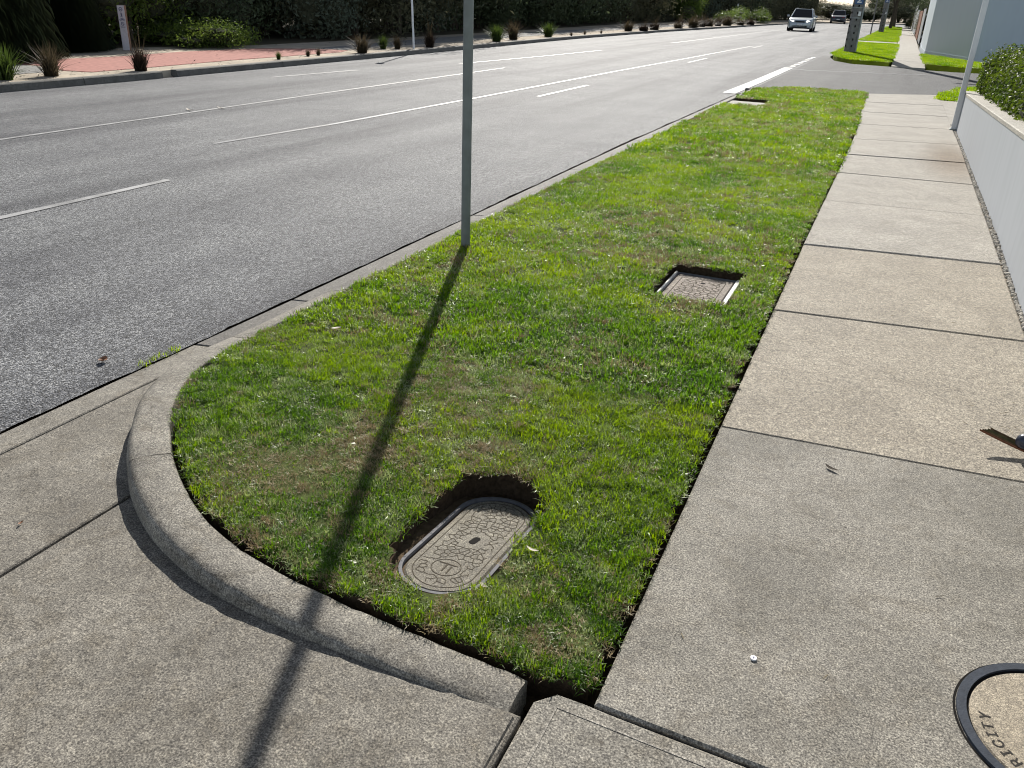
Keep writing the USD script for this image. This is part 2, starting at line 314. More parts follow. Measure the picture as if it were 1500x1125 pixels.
side_poly = Polygon([(-3.0, 18.9), (-2.5, 19.25), (-1.9, 19.72), (-.6, 19.8), (.8, 20.8), (1.3, 22.9), (2.6, 24.4), (40, 27.5), (40, 37.5), (3, 31.6), (1.7, 31.1), (.1, 31.3), (-.5, 32), (-1.7, 32.3), (-2.35, 33.6), (-2.72, 36.2), (-3.0, 36.4)])
obj('asphalt', sheet(road_poly, ZR), ASPHALT, road)
obj('side_street_asphalt', sheet(side_poly, ZR + .004), ASPHALT2, road)
def mark(name, pts, w, mat=PAINT, dz=.0045): obj(name, strip(pts, w, ZR + dz), mat, road)
for k, y0 in enumerate([3.0 - 12.15, 3.0, 15.0, 27.4, 40.0, 52.3, 64.6]):
    x0 = -6.03 - .006 * max(0, y0 - 4)
    mark('lane_dash', [(x0, y0), (x0 - .02, y0 + 2.85)], .08)
mark('lane_line', [(-9.02, -10), (-9.06, 3), (-9.1, 6.4), (-9.16, 9.7), (-9.24, 12.9), (-9.3, 18.5), (-9.33, 20.6)], .065)
mark('faded_lane_line', [(-7.1, 7.6), (-6.95, 9.7)], .07, PAINT_FAINT); mark('faded_lane_line', [(-6.95, 9.7), (-6.9, 12.4)], .075, PAINT_OLD)
mark('turn_lane_line', [(-6.9, 12.4), (-6.87, 14), (-6.82, 22), (-6.7, 29), (-6.56, 41.5), (-6.53, 42)], .08)
mark('lane_dash', [(-11.66, 14.3), (-11.45, 17.1)], .085)
mark('lane_line', [(-10.75, 20.8), (-10.4, 26), (-10.2, 31)], .085)
mark('lane_line', [(-9.9, 40), (-9.7, 75)], .10, PAINT_OLD)
mark('edge_line', [(-3.24, 18.5), (-3.21, 22), (-3.22, 28.0)], .26, PAINT_NEW, .0085)
for k in range(7): mark('edge_dash', [(-3.2, 28.6 + k), (-3.2, 29.2 + k)], .16, PAINT_NEW, .0085)
mark('street_seam', [(-3.0, 27.3), (0, 28.4), (1.6, 29.3), (6, 31.0)], .09, PAINT_OLD, .0085)
# dark tyre-worn patch repair line is part of the asphalt material

# ------------------------------------------------------------------ near kerb: one rolled section, cut at its joints
PAIRS = np.array([(-2.75, 18.55, -2.99, 18.6), (-2.745, 15, -2.985, 15), (-2.74, 13.1, -2.98, 13.1), (-2.70, 6.2, -2.955, 6.2), (-2.66, 4.24, -2.93, 4.24), (-2.65, 3.3, -2.915, 3.3), (-2.64, 2.85, -2.885, 2.83), (-2.60, 2.55, -2.80, 2.49), (-2.50, 2.32, -2.67, 2.24),
                  (-2.36, 2.13, -2.50, 2.02), (-2.16, 1.93, -2.30, 1.81), (-1.95, 1.77, -2.07, 1.635), (-1.72, 1.64, -1.81, 1.50), (-1.40, 1.545, -1.45, 1.39), (-1.0, 1.50, -1.01, 1.345), (-.55, 1.475, -.55, 1.33)])
kt = np.r_[0, np.cumsum(np.linalg.norm(np.diff((PAIRS[:, :2] + PAIRS[:, 2:]) / 2, axis=0), axis=1))]
kerb_at = PchipInterpolator(kt, PAIRS)
def kerb_section(s):
    q = kerb_at(s); i, o = q[:2], q[2:]
    u = np.clip((s - kt[5]) / (kt[9] - kt[5]), 0, 1); u = u * u * (3 - 2 * u)      # 0 straight rolled kerb, 1 upright corner kerb
    a = np.array([(0, -.14), (0, -.012), (.05, 0), (.18, -.004), (.36, -.02), (.58, -.052), (.78, -.086), (.92, -.104), (1.0, -.118), (1.0, -.2)])
    zt = float(zdrive(o[0])) - .012
    hh = -zt
    b = np.array([(0, -.14), (0, -.006), (.04, .004), (.34, .006), (.64, .005), (.74, -.015 * hh), (.81, -.12 * hh), (.86, -.36 * hh), (.89, -hh), (1.02, -hh - .1)])
    c = a * (1 - u) + b * u
    p = i + (o - i) * c[:, :1]
    return np.c_[p, c[:, 1]]
def loft(s0, s1, f, step):
    n = max(2, int((s1 - s0) / step) + 1); S = [f(s) for s in np.linspace(s0, s1, n)]
    k = len(S[0]); v = np.vstack(S); v = v + 0; ff = []
    for i in range(n - 1):
        for j in range(k - 1):
            a, b, c, d = i * k + j, i * k + j + 1, (i + 1) * k + j + 1, (i + 1) * k + j
            ff += [(a, b, c), (a, c, d)]
    for base, rev in ((0, False), ((n - 1) * k, True)):
        for j in range(1, k - 1):
            t = (base, base + j + 1, base + j); ff.append(t[::-1] if rev else t)
    mm = trimesh.Trimesh(v, ff, process=False)
    return mm
kerb = thing('kerb', 'concrete kerb that rolls along the verge and curls round the driveway corner', kind='structure')
def s_of_y(y): return float(np.interp(-y, -PAIRS[:9, 1], kt[:9]))
joints = [0] + [s_of_y(y) for y in (16.0, 13.5, 11.05, 8.6, 6.2, 3.72, 2.93)] + [float(np.interp(2.14, -PAIRS[:, 0][::-1] * 0 + np.linspace(0, 1, len(PAIRS)), kt)) if False else float(kt[10] + .03), float(kt[-1])]
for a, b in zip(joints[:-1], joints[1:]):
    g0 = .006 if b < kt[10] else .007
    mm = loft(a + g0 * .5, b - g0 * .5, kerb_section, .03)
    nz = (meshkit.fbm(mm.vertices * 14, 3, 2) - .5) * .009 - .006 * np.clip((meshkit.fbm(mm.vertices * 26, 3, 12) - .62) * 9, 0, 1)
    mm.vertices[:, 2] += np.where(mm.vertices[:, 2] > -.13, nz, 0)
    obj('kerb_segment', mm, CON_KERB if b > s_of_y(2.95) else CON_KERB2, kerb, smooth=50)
# kerb return along the mouth of the side street
ret = LineString([(-2.9, 18.62), (-2.45, 19.12), (-1.88, 19.58), (-.66, 19.66)])
obj('kerb_segment', prism(ret.buffer(.06, cap_style=2), -.2, .0), CON_KERB2, kerb)
# channel between kerb and asphalt
obj('joint_dirt', sheet(sbox(-3.2, -14, -2.9, 18.4), -.137), SOIL, kind='structure')
channel = thing('gutter', 'flat concrete gutter strip between asphalt and kerb', kind='structure')
cj = [-14, -9, -4, -.6, 2.955, 3.745, 6.2, 8.6, 11.05, 13.5, 16, 18.4]
for a, b in zip(cj[:-1], cj[1:]):
    xi = -2.865 if b < 3 else -2.90
    ga, gb = (-3.03 + np.interp(t_, [4.2, 10.3, 18.6], [0, -.085, -.05]) for t_ in (a, b)); q = Polygon([(ga, a + .006), (xi, a + .006), (xi, b - .006), (gb, b - .006)])
    obj('gutter_slab', poly_slab(q, lambda x, y, xi=xi: -.124 + (x + 3.03) / (xi + 3.03) * (.012 if xi < -2.88 else .016), .1, .005), CON_KERB if b < 3 else CON_KERB2, channel)

# ------------------------------------------------------------------ driveway
drive = thing('driveway', 'weathered grey concrete driveway apron sloping down to the gutter', kind='structure')
dz = lambda x, y: zdrive(x)
obj('slab', poly_slab(Polygon([(-2.862, -6), (-2.176, -6), (-2.176, 1.78), (-2.45, 2.05), (-2.62, 2.25), (-2.75, 2.5), (-2.83, 2.7), (-2.862, 2.9)]), dz, .12, .005), CON_DRIVE, drive)
obj('slab', poly_slab(Polygon([(-2.164, -6), (-.535, -6), (-.522, 1.36), (-1.0, 1.40), (-1.45, 1.45), (-1.8, 1.56), (-2.06, 1.70), (-2.164, 1.77)]), dz, .12, .006), CON_DRIVE, drive)
# a fillet of mortar filling the joint line of the apron, beside the path
obj('joint_strip', loft(0, 1, lambda s: np.array([(-.580, 1.345 - s * 7, -.02), (-.575, 1.345 - s * 7, .005), (-.560, 1.345 - s * 7, .009), (-.536, 1.345 - s * 7, .006), (-.522, 1.345 - s * 7, -.02)]), .5), CON_DRIVE, drive, smooth=40)

# ------------------------------------------------------------------ footpath, slab by slab
path = thing('footpath', 'concrete footpath of pale slabs between lawn and white wall', kind='structure')
def px_l(y): return np.interp(y, [-5, 1.5, 6, 12, 14, 16, 19.4], [-.375, -.375, -.41, -.43, -.46, -.53, -.58])
def px_r(y): return np.interp(y, [-5, 4.8, 9, 12.7, 14.3, 18, 20.5], [.888, .886, .876, .856, .832, .80, .72])
yl = [-2.0, -.2, 1.468, 3.09, 4.67, 6.25, 7.94, 9.5, 10.82, 12.25, 14.0, 15.8, 17.6, 19.45]
yr = [-2.0, -.2, 1.435, 3.19, 4.84, 6.44, 8.08, 9.62, 11.05, 12.6, 14.3, 16.1, 18.0, 20.35]
mats = [CON_GREY, CON_GREY, CON_GREY, CON_TAN, CON_TAN, CON_PALE, CON_PALE, CON_PALE, CON_PALE, CON_PALE, CON_PALE, CON_PALE, CON_PALE]
for k in range(13):
    x0 = -.515 if k < 2 else None
    g0 = .007 if k < 3 else .007 + .0008 * yl[k]
    q = Polygon([(x0 or px_l(yl[k]), yl[k] + g0 / 2), (px_r(yr[k]), yr[k] + g0 / 2), (px_r(yr[k + 1]), yr[k + 1] - g0 / 2), (x0 or px_l(yl[k + 1]), yl[k + 1] - g0 / 2)])
    if k == 1: q = Polygon([(-.515, -.197), (.875, -.197), (.875, 1.4305), (.2, 1.4485), (-.31, 1.4625), (-.40, 1.468), (-.47, 1.468), (-.513, 1.42)])
    obj('slab', poly_slab(q, (rng.random() - .5) * .006 + (-.004 if k < 2 else 0), .12, .007 if k < 4 else .011), mats[k], path)
obj('slab', poly_slab(Polygon([(.80, 15.0), (2.4, 15.0), (2.4, 19.2), (.74, 19.2)]).buffer(-.004, join_style=2), -.004, .1, .006), CON_PALE, path)
obj('joint_dirt', sheet(Polygon([(-.42, 1.40), (.9, 1.37), (.9, 1.5), (-.36, 1.52)]), -.03), SOIL, path)
for a_, b_ in (((-.455, 1.425), (.86, 1.375)), ((-.455, 1.425), (-.455, -.15))):
    l_ = LineString([a_, b_]).buffer(.0022, cap_style=2); obj('tooled_line', prism(l_, -.02, -.0026), CON_PALE, path)
# far footpath
yf = np.r_[np.arange(32.2, 60, 1.75), np.arange(60, 112, 3.5)]
for a, b in zip(yf[:-1], yf[1:]):
    fl = lambda y: np.interp(y, [32, 45, 55, 75, 110], [-.42, -.55, -.65, -.85, -1.25]); fr = lambda y: np.interp(y, [32, 45, 60, 75, 110], [.62, .42, .30, .15, -.35])
    obj('slab', poly_slab(Polygon([(fl(a), a + .01), (fr(a), a + .01), (fr(b), b - .01), (fl(b), b - .01)]), lambda x, y: -.11 * np.clip((33.95 - y) / 1.75, 0, 1), .1, .01), CON_PALE, path)
obj('crossover_slab', poly_slab(Polygon([(-2.7, 51.0), (-.62, 51.0), (-.66, 54.2), (-2.7, 54.2)]), -.01, .1, .01), CON_PALE, path)

# ------------------------------------------------------------------ lawn
inner = kerb_at(np.linspace(0, kt[-1], 220))[:, :2]
yy = np.linspace(1.46, 19.5, 40)
lawn_poly = Polygon(list(map(tuple, inner)) + [(-.45, 1.475), (px_l(1.5), 1.49)] + [(px_l(y), y) for y in yy[1:]] + [(-.66, 19.6), (-1.86, 19.52), (-2.4, 19.05)]).buffer(0)
def stadium(x0, x1, y0, y1, grow=0):
    r = (x1 - x0) / 2; cx = (x0 + x1) / 2
    return LineString([(cx, y0 + r), (cx, y1 - r)]).buffer(r + grow, 24)
PIT1 = (-1.105, -.825, 1.665, 2.315)
hole1 = stadium(*PIT1, .022).union(stadium(-1.138, -.80, 1.85, 2.345, .0)).union(Polygon([(-1.140, 1.78), (-1.0, 1.70), (-1.0, 2.3), (-1.135, 2.28), (-1.158, 2.0)])).buffer(.02).buffer(-.02)
hole2 = sbox(-1.125, 4.545, -.625, 5.270)
hole3 = sbox(-2.80, 15.1, -2.05, 16.3)
soil_poly = lawn_poly.buffer(-.034).difference(hole1).difference(hole2).difference(hole3)
def ragged(ring, amp, seed, step=.02):
    n = int(ring.length / step); out = []
    for k in range(n):
        p = np.array(ring.interpolate(k / n * ring.length).coords[0]); q = np.array(ring.interpolate((k + .5) / n * ring.length).coords[0]); d = q - p; d /= np.linalg.norm(d) + 1e-9
        out.append(p + np.array([-d[1], d[0]]) * amp * (2 * float(meshkit.fbm(np.array([k * .31, seed, 0.]), 3, seed)) - 1))
    return out
soil_poly = Polygon(ragged(soil_poly.exterior, .009, 3), [ragged(i_, .016, 7) for i_ in soil_poly.interiors]).buffer(0)
obj('lawn_soil', prism(soil_poly, -.2, .006), SOIL, kind='structure')
obj('lawn_thatch', sheet(soil_poly.buffer(-.006), .010), THATCH, kind='structure')
obj('trench_bed', sheet(lawn_poly.buffer(.02), -.085), SOIL, kind='structure')

def blades(rng, n, radius, length, width, lean=.7, curl=.6, zlow=0.0):
    """n bent ribbon blades; 3 triangles each"""
    r = radius * np.sqrt(rng.random(n)); th = rng.random(n) * 2 * np.pi
    base = np.c_[r * np.cos(th), r * np.sin(th), np.full(n, zlow)]
    L_ = length * rng.uniform(.55, 1.25, n); az = rng.random(n) * 2 * np.pi; tilt = np.abs(rng.normal(0, lean, n)).clip(0, 1.45)
    d = np.c_[np.cos(az), np.sin(az), np.zeros(n)]; side = np.c_[-np.sin(az), np.cos(az), np.zeros(n)]
    tw = rng.uniform(-.6, .6, n)[:, None]
    side = side * np.cos(tw) + np.array([0, 0, 1.]) * np.sin(tw)
    w = (width * rng.uniform(.6, 1.3, n))[:, None]
    def along(t, extra): 
        a = tilt + extra
        return L_[:, None] * t * (d * np.sin(a)[:, None] + np.array([0, 0, 1.]) * np.cos(a)[:, None])
    mid = base + along(.55, 0); tip = mid + along(.5, curl * rng.uniform(.2, 1.4, n))
    tip[:, 2] = np.maximum(tip[:, 2], .001)
    v = np.stack([base - side * w / 2, base + side * w / 2, mid + side * w * .45, mid - side * w * .45, tip], 1).reshape(-1, 3)
    i = np.arange(n)[:, None] * 5
    f = np.concatenate([i + [0, 1, 2], i + [0, 2, 3], i + [3, 2, 4]], 1).reshape(-1, 3)
    return trimesh.Trimesh(v, f, process=False)
def instancer(name, protos, pts, idx, rot, scl, tilt=None, **kw):
    pi = UsdGeom.PointInstancer.Define(stage, numbered('/World', name))
    paths = []
    for k, (mesh, mat, nm) in enumerate(protos):
        p = usdkit.mesh(stage, numbered(str(pi.GetPath()), nm), mesh, mat); paths.append(p.GetPath())
    pi.CreatePrototypesRel().SetTargets(paths)
    pi.CreatePositionsAttr(Vt.Vec3fArray.FromNumpy(np.asarray(pts, np.float32)))
    pi.CreateProtoIndicesAttr(Vt.IntArray.FromNumpy(np.asarray(idx, np.int32)))
    h = np.asarray(rot) / 2; r_ = np.random.default_rng(len(rot)); ta = r_.normal(0, tilt or 0, len(h)) / 2; tb_ = r_.random(len(h)) * 6.283
    cz, sz_, ct, st_ = np.cos(h), np.sin(h), np.cos(ta), np.sin(ta); tx, ty = np.cos(tb_) * st_, np.sin(tb_) * st_
    q4 = np.c_[ct * cz, tx * cz + ty * sz_, ty * cz - tx * sz_, ct * sz_]                       # tilt after turning
    pi.CreateOrientationsAttr(Vt.QuathArray([Gf.Quath(*map(float, q)) for q in q4]))
    pi.CreateScalesAttr(Vt.Vec3fArray.FromNumpy(np.asarray(scl, np.float32)))
    return data(pi.GetPrim(), **kw)
def scatter(poly, density, rng):
    x0, y0, x1, y1 = poly.bounds; n = int((x1 - x0) * (y1 - y0) * density)
    p = np.c_[rng.uniform(x0, x1, n), rng.uniform(y0, y1, n)]
    from shapely import contains_xy
    return p[contains_xy(poly, p[:, 0], p[:, 1])]
rng = np.random.default_rng(5)
protos = []
for k in range(3): protos.append((blades(rng, 74, .038, .0235, .0024, .9), GRASS, 'green_tuft'))
for k in range(2): protos.append((blades(rng, 74, .038, .0225, .0024, .95), GRASS_DK, 'dark_green_tuft'))
for k in range(2): protos.append((blades(rng, 66, .038, .0225, .0022, 1.15), GRASS_YL, 'pale_tuft'))
for k in range(2): protos.append((blades(rng, 80, .038, .022, .0018, 1.2), STRAW, 'dry_tuft'))
for mat_, nm_ in ((GRASS, 'far_green_tuft'), (GRASS_DK, 'far_dark_tuft'), (GRASS_YL, 'far_pale_tuft'), (STRAW, 'far_dry_tuft')): protos.append((blades(rng, 46, .075, .036, .0074, .85), mat_, nm_))      # 9..12
for mat_, nm_ in ((GRASS, 'mid_green_tuft'), (GRASS_DK, 'mid_dark_tuft'), (GRASS_YL, 'mid_pale_tuft'), (STRAW, 'mid_dry_tuft')): protos.append((blades(rng, 44, .045, .029, .0042, .9), mat_, nm_))       # 13..16
# dry places: (x, y, radius, how dry)
DRY = [(-1.72, 2.02, .26, 1.0), (-1.58, 2.22, .22, .9), (-1.95, 1.95, .16, .55), (-2.38, 4.45, .34, .8), (-2.2, 4.1, .26, .6), (-2.62, 4.55, .2, .6), (-2.25, 3.35, .24, .7), (-2.05, 3.5, .22, .5), (-.53, 1.60, .11, 1.0), (-1.1, 3.5, .3, .5), (-.95, 1.66, .13, .9),
       (-.78, 1.85, .10, .7), (-1.0, 2.45, .22, .75), (-1.15, 5.3, .3, .7), (-.9, 4.4, .2, .7), (-1.9, 5.2, .35, .6), (-1.6, 6.2, .4, .55), (-1.0, 7.6, .5, .45), (-1.7, 9.5, .8, .5), (-1.2, 12.5, .8, .6), (-1.9, 15.0, .6, .5), (-1.45, 2.9, .3, .45), (-2.5, 2.9, .2, .4), (-2.44, 4.85, .10, .9)]
def dryness(p):
    d = np.zeros(len(p))
    for x, y, r, a in DRY: d = np.maximum(d, a * np.exp(-((p[:, 0] - x) ** 2 + (p[:, 1] - y) ** 2) / r ** 2 * 1.3))
    q = np.c_[p, np.zeros(len(p))]
    n = meshkit.fbm(q * [3.2, 2.4, 1], 4, 8)
    return .85 * d * (.25 + 1.3 * n) + .38 * np.clip((meshkit.fbm(q * [1.3, .8, 1], 4, 21) - .52) * 5, 0, 1)
def lawn_points(poly, density):
    p = scatter(poly, density, rng)
    d = dryness(p); r = rng.random(len(p)); q = np.c_[p, np.zeros(len(p))]
    dk = meshkit.fbm(q * 2.1, 3, 4)
    idx = np.where(r < d * .42 + .02 + .5 * np.clip(d - .5, 0, 1), rng.integers(7, 9, len(p)), np.where(r < d * .62 + .23, rng.integers(5, 7, len(p)), np.where(dk + .25 * (rng.random(len(p)) - .5) > .5, rng.integers(3, 5, len(p)), rng.integers(0, 3, len(p)))))
    h = .82 + .5 * (meshkit.fbm(q * 5, 3, 6) - .3)
    h = h * (1 - .15 * np.clip(d, 0, 1)) * rng.uniform(.8, 1.2, len(p))
    return p, idx, h
holes = hole1.buffer(.014).union(hole2.buffer(.004)).union(hole3).union(Point(-2.452, 4.865).buffer(.03))
gp = lawn_poly.buffer(-.040).difference(holes)
P_, I_, H_ = [], [], []
for y0, y1, dens in ((0, 3.2, 1150), (3.2, 5.5, 800), (5.5, 9.5, 520)):
    p, i, h = lawn_points(gp.intersection(sbox(-4, y0, 1, y1)), dens); 
    if y0 > 1: i = np.where(i < 3, 13, np.where(i < 5, 14, np.where(i < 7, 15, 16)))
    P_.append(p); I_.append(i); H_.append(h)
# the lawn's far part: wider tufts
p = scatter(gp.intersection(sbox(-4, 9.5, 1, 20)), 210, rng); d = dryness(p); i = np.where(rng.random(len(p)) < d * .35 + .06, 12, np.where(rng.random(len(p)) < d * .6 + .22, 11, np.where(rng.random(len(p)) < .4, 10, 9)))
P_.append(p); I_.append(i); H_.append(rng.uniform(.7, 1.45, len(p)))
# overhanging fringe along the cut edges
for ring in [gp.buffer(-.006).exterior] + [i_ for i_ in gp.buffer(-.004).interiors]:
    n = int(ring.length * 26)
    pts = np.array([ring.interpolate(t).coords[0] for t in rng.random(n) * ring.length]); pts = pts[(pts[:, 1] < 9) & ~((pts[:, 1] < 1.95) & (pts[:, 1] > 1.6) & (pts[:, 0] > -1.2) & (pts[:, 0] < -.75)) & ~((pts[:, 0] > -.85) & (pts[:, 0] < -.6) & (pts[:, 1] < 2.3) & (pts[:, 1] > 1.65))]
    P_.append(pts); I_.append(rng.choice([0, 1, 2, 3, 4, 5, 6, 7, 8], len(pts))); H_.append(rng.uniform(.8, 1.25, len(pts)))
P_, I_, H_ = np.vstack(P_), np.concatenate(I_), np.concatenate(H_)
Zg = .009 + .016 * (meshkit.fbm(np.c_[P_ * 3, P_[:, :1] * 0], 3, 31) - .5)
instancer('lawn_grass', protos, np.c_[P_, Zg], I_, rng.random(len(P_)) * 6.283, np.c_[rng.uniform(.9, 1.15, len(P_)), rng.uniform(.9, 1.15, len(P_)), H_], .22, kind='stuff', label='mown green grass with dry patches on the near verge', category='grass')

# far verges: grass past the side street, and the two small patches by the path
FARLAWN = [Polygon([(-2.62, 36.4), (-2.3, 34), (-1.68, 32.55), (-.52, 32.4), (-.56, 45), (-.62, 50.9), (-2.62, 50.9)]), Polygon([(-2.66, 54.3), (-.70, 54.3), (-.88, 75), (-1.28, 108), (-2.7, 108)]),
           Polygon([(.64, 32.8), (1.7, 31.9), (3.6, 32.4), (2.2, 35.9), (.52, 40.4)])]
lawn2 = thing('far_verge', 'strips of raised turf beyond the side street', kind='structure')
for q in FARLAWN: obj('turf_bed', prism(Polygon(ragged(q.exterior, .07, 5, .12)).buffer(0), -.2, -.004), TURF, lawn2)
nearpatch = Polygon([(.745, 19.25), (2.4, 19.25), (2.4, 24.0), (1.42, 22.85), (.86, 20.7)])
obj('turf_bed', prism(nearpatch, -.2, -.004), TURF, lawn2)
fp = [(blades(rng, 70, .16, .06, .011, .6), GRASS, 'far_tuft'), (blades(rng, 70, .16, .05, .011, .8), GRASS, 'far_tuft'), (blades(rng, 60, .16, .05, .010, .9), GRASS_YL, 'far_pale_tuft')]
pts = np.vstack([scatter(FARLAWN[0], 60, rng), scatter(FARLAWN[1], 25, rng), scatter(FARLAWN[2], 60, rng), scatter(nearpatch, 110, rng)])
instancer('far_grass', fp, np.c_[pts, np.full(len(pts), -.004)], rng.choice(3, len(pts), p=[.45, .4, .15]), rng.random(len(pts)) * 6.28, np.c_[np.ones(len(pts)), np.ones(len(pts)), rng.uniform(.8, 1.3, len(pts))], kind='stuff', label='bright green mown grass on the verges past the side street', category='grass')

# ------------------------------------------------------------------ pit lids
def frame_ring(poly, w, z0, z1, hole=0.0):
    return prism(poly.difference(poly.buffer(-w)), z0, z1)
def bevel_lid(poly, z0, z1, b=.006):
    a = poly; c = poly.buffer(-b)
    A = np.array(a.exterior.coords)[:-1]; 
    top = prism(c, z1 - .001, z1); 
    low = prism(a, z0, z1 - b)
    n = len(A); Bv = []
    for p in A:
        q = c.exterior.interpolate(c.exterior.project(Point(p))).coords[0]; Bv.append(q)
    v = np.vstack([np.c_[A, np.full(n, z1 - b)], np.c_[np.array(Bv), np.full(n, z1)]]); f = []
    ccw = a.exterior.is_ccw
    for i in range(n):
        j = (i + 1) % n
        t = [(i, j, n + j), (i, n + j, n + i)]
        f += t if ccw else [x[::-1] for x in t]
    return cat([low, top, trimesh.Trimesh(v, f, process=False)])
def crackle(poly, cell, rng, keep=.75, w=.003):
    """short grooves between random cells, as cast into the lid"""
    from scipy.spatial import Voronoi
    x0, y0, x1, y1 = poly.bounds; xs = np.arange(x0 - .1, x1 + .1, cell); ysx = np.arange(y0 - .1, y1 + .1, cell)
    g = np.array([(x, y) for x in xs for y in ysx]) + rng.uniform(-.42, .42, (len(xs) * len(ysx), 2)) * cell
    vo = Voronoi(g); out = []
    for a, b in vo.ridge_vertices:
        if a < 0 or b < 0 or rng.random() > keep: continue
        l = LineString([vo.vertices[a], vo.vertices[b]])
        if poly.contains(l) and l.length > cell * .15: out.append(l.buffer(w / 2, 1, cap_style=2))
    return out
ZL = 0.0
TILT = trimesh.transformations.rotation_matrix(math.radians(-5.7), X, [0, 1.66, 0])
TILT[2, 3] += -.016                                         # the lid lies level with the lawn at its near end and sunk at the far one
def tl_(x):
    x = cat(x) if isinstance(x, list) else x.copy(); x.apply_transform(TILT); return x
t = thing('oval_pit_lid', 'oval concrete utility lid with circled T mark and plastic rim sunk in lawn', 'pit lid')
st = stadium(*PIT1)
obj('rim', tl_(prism(st.difference(st.buffer(-.011)), -.12, ZL + .005)), RINGM, t)
obj('rim_lip', tl_(prism(st.buffer(-.0115).difference(st.buffer(-.0165)), -.12, ZL - .010)), DARK, t)
lid = st.buffer(-.018)
holep = LineString([(-.962, 1.988), (-.958, 2.012)]).buffer(.012)
obj('lid', tl_(bevel_lid(lid, -.1, ZL, .006)), CON_LID, t, smooth=35)
obj('lifting_hole', tl_(prism(holep, ZL - .02, ZL + .0008)), DARK, t)
inn = lid.buffer(-.022)
border = inn.difference(inn.buffer(-.003))
lc = Point(-.966, 1.815)
logo = lc.buffer(.047, 24).difference(lc.buffer(.044, 24))
field = inn.buffer(-.010).difference(lc.buffer(.052)).difference(holep.buffer(.022))
cr = crackle(field, .0215, np.random.default_rng(3), .84, .0027)
obj('border_groove', tl_(prism(border, ZL - .01, ZL + .0007)), GROOVE, t)
obj('crazed_groove', tl_([prism(c, ZL - .01, ZL + .0006) for c in cr]), GROOVE, t, kind='stuff')
obj('logo_circle', tl_(prism(logo, ZL - .01, ZL + .0008)), GROOVE, t)
tl = [sbox(-.998, 1.832, -.936, 1.837), sbox(-.972, 1.79, -.967, 1.836), sbox(-.954, 1.785, -.949, 1.826)]
obj('logo_letter', tl_([prism(c, ZL - .01, ZL + .0009) for c in tl]), GROOVE, t)
obj('pit_bed', tl_(sheet(hole1.buffer(.012), -.008)), BED, kind='structure')
# ragged soil wall of the cut-out
obj('pit_bed', sheet(hole2.buffer(.01), -.055), SOIL, kind='structure')
obj('pit_bed', sheet(hole3.buffer(.01), -.075), SOIL, kind='structure')
t = thing('rectangular_pit_lid', 'rectangular pinkish concrete lid with pale side rail sunk in lawn', 'pit lid')
ZB = -.045
q = sbox(-1.095, 4.60, -.675, 5.235)
obj('frame', prism(q.difference(sbox(-1.075, 4.62, -.705, 5.215)), -.14, ZB + .004), RINGM, t)
obj('side_rail', rbox(.026, .63, .05, (-.688, 4.92, ZB - .014), .003), FRAMEW, t)
obj('side_rail', rbox(.014, .60, .03, (-1.088, 4.92, ZB - .002), .003), FRAMEW, t)
lid2 = sbox(-1.070, 4.625, -.712, 5.21)
obj('lid', bevel_lid(lid2, -.12, ZB, .005), CON_LID2, t)
f2 = sbox(-1.035, 4.65, -.752, 5.15)
obj('border_groove', prism(f2.difference(f2.buffer(-.005)), ZB - .01, ZB + .0008), GROOVE, t)
obj('crazed_groove', [prism(c, ZB - .01, ZB + .0006) for c in crackle(f2.buffer(-.012).difference(Point(-.885, 5.08).buffer(.035)), .036, np.random.default_rng(9), .85, .006)], GROOVE, t, kind='stuff')
obj('lifting_hole', prism(Point(-.885, 5.08).buffer(.016), ZB - .02, ZB + .001), DARK, t)
t = thing('stormwater_pit', 'pale concrete stormwater pit lid sunk at far tip of lawn near kerb', 'drain pit')
obj('lid', poly_slab(sbox(-2.76, 15.25, -2.10, 16.15), -.022, .1, .012), CON_PALE, t)
obj('front_beam', rbox(.70, .10, .1, (-2.43, 15.16, -.062), .012), CON_PALE, t)
obj('throat', rbox(.56, .05, .03, (-2.43, 16.21, -.05), .004), DARK, t)
# round electricity lid at the bottom right
t = thing('round_pit_lid', 'round buff concrete lid lettered ELECTRICITY in dark steel ring set in footpath', 'pit lid')
mc = Point(.680, 1.862)
obj('ring', prism(mc.buffer(.245, 40).difference(mc.buffer(.2225, 40)), -.05, .008), RINGB, t)
obj('gap', prism(mc.buffer(.252, 40).difference(mc.buffer(.246, 40)), -.03, .0008), DARK, t)
obj('gap', prism(mc.buffer(.222, 40).difference(mc.buffer(.216, 40)), -.03, .0012), DARK, t)
obj('lid', bevel_lid(mc.buffer(.2158, 40), -.03, .004, .004), CON_ROUND, t, smooth=35)
word = 'ELECTRICITY'; adv = dict(E=.0245, L=.022, C=.0275, T=.0245, R=.026, I=.0125, Y=.026); hgt = .0245; Rr = .170
pos = []; s = 0
for ch in word: pos.append(s + adv[ch] / 2); s += adv[ch] + .0052
end = pos[-1]; phiY = math.radians(183)
for ch, pp in zip(word, pos):
    phi = phiY + (end - pp) / Rr                        # clockwise reading, tops outward
    g = meshkit.text_mesh(ch, hgt, .0012, True); g.apply_translation([-(g.bounds[0][0] + g.bounds[1][0]) / 2, 0, 0])
    g = T(g, (0, 0, 0), [(Z, math.degrees(phi) - 90)])
    g.apply_translation([.680 + Rr * math.cos(phi), 1.862 + Rr * math.sin(phi), .0036])
    obj('letter', g, LETTER, t)

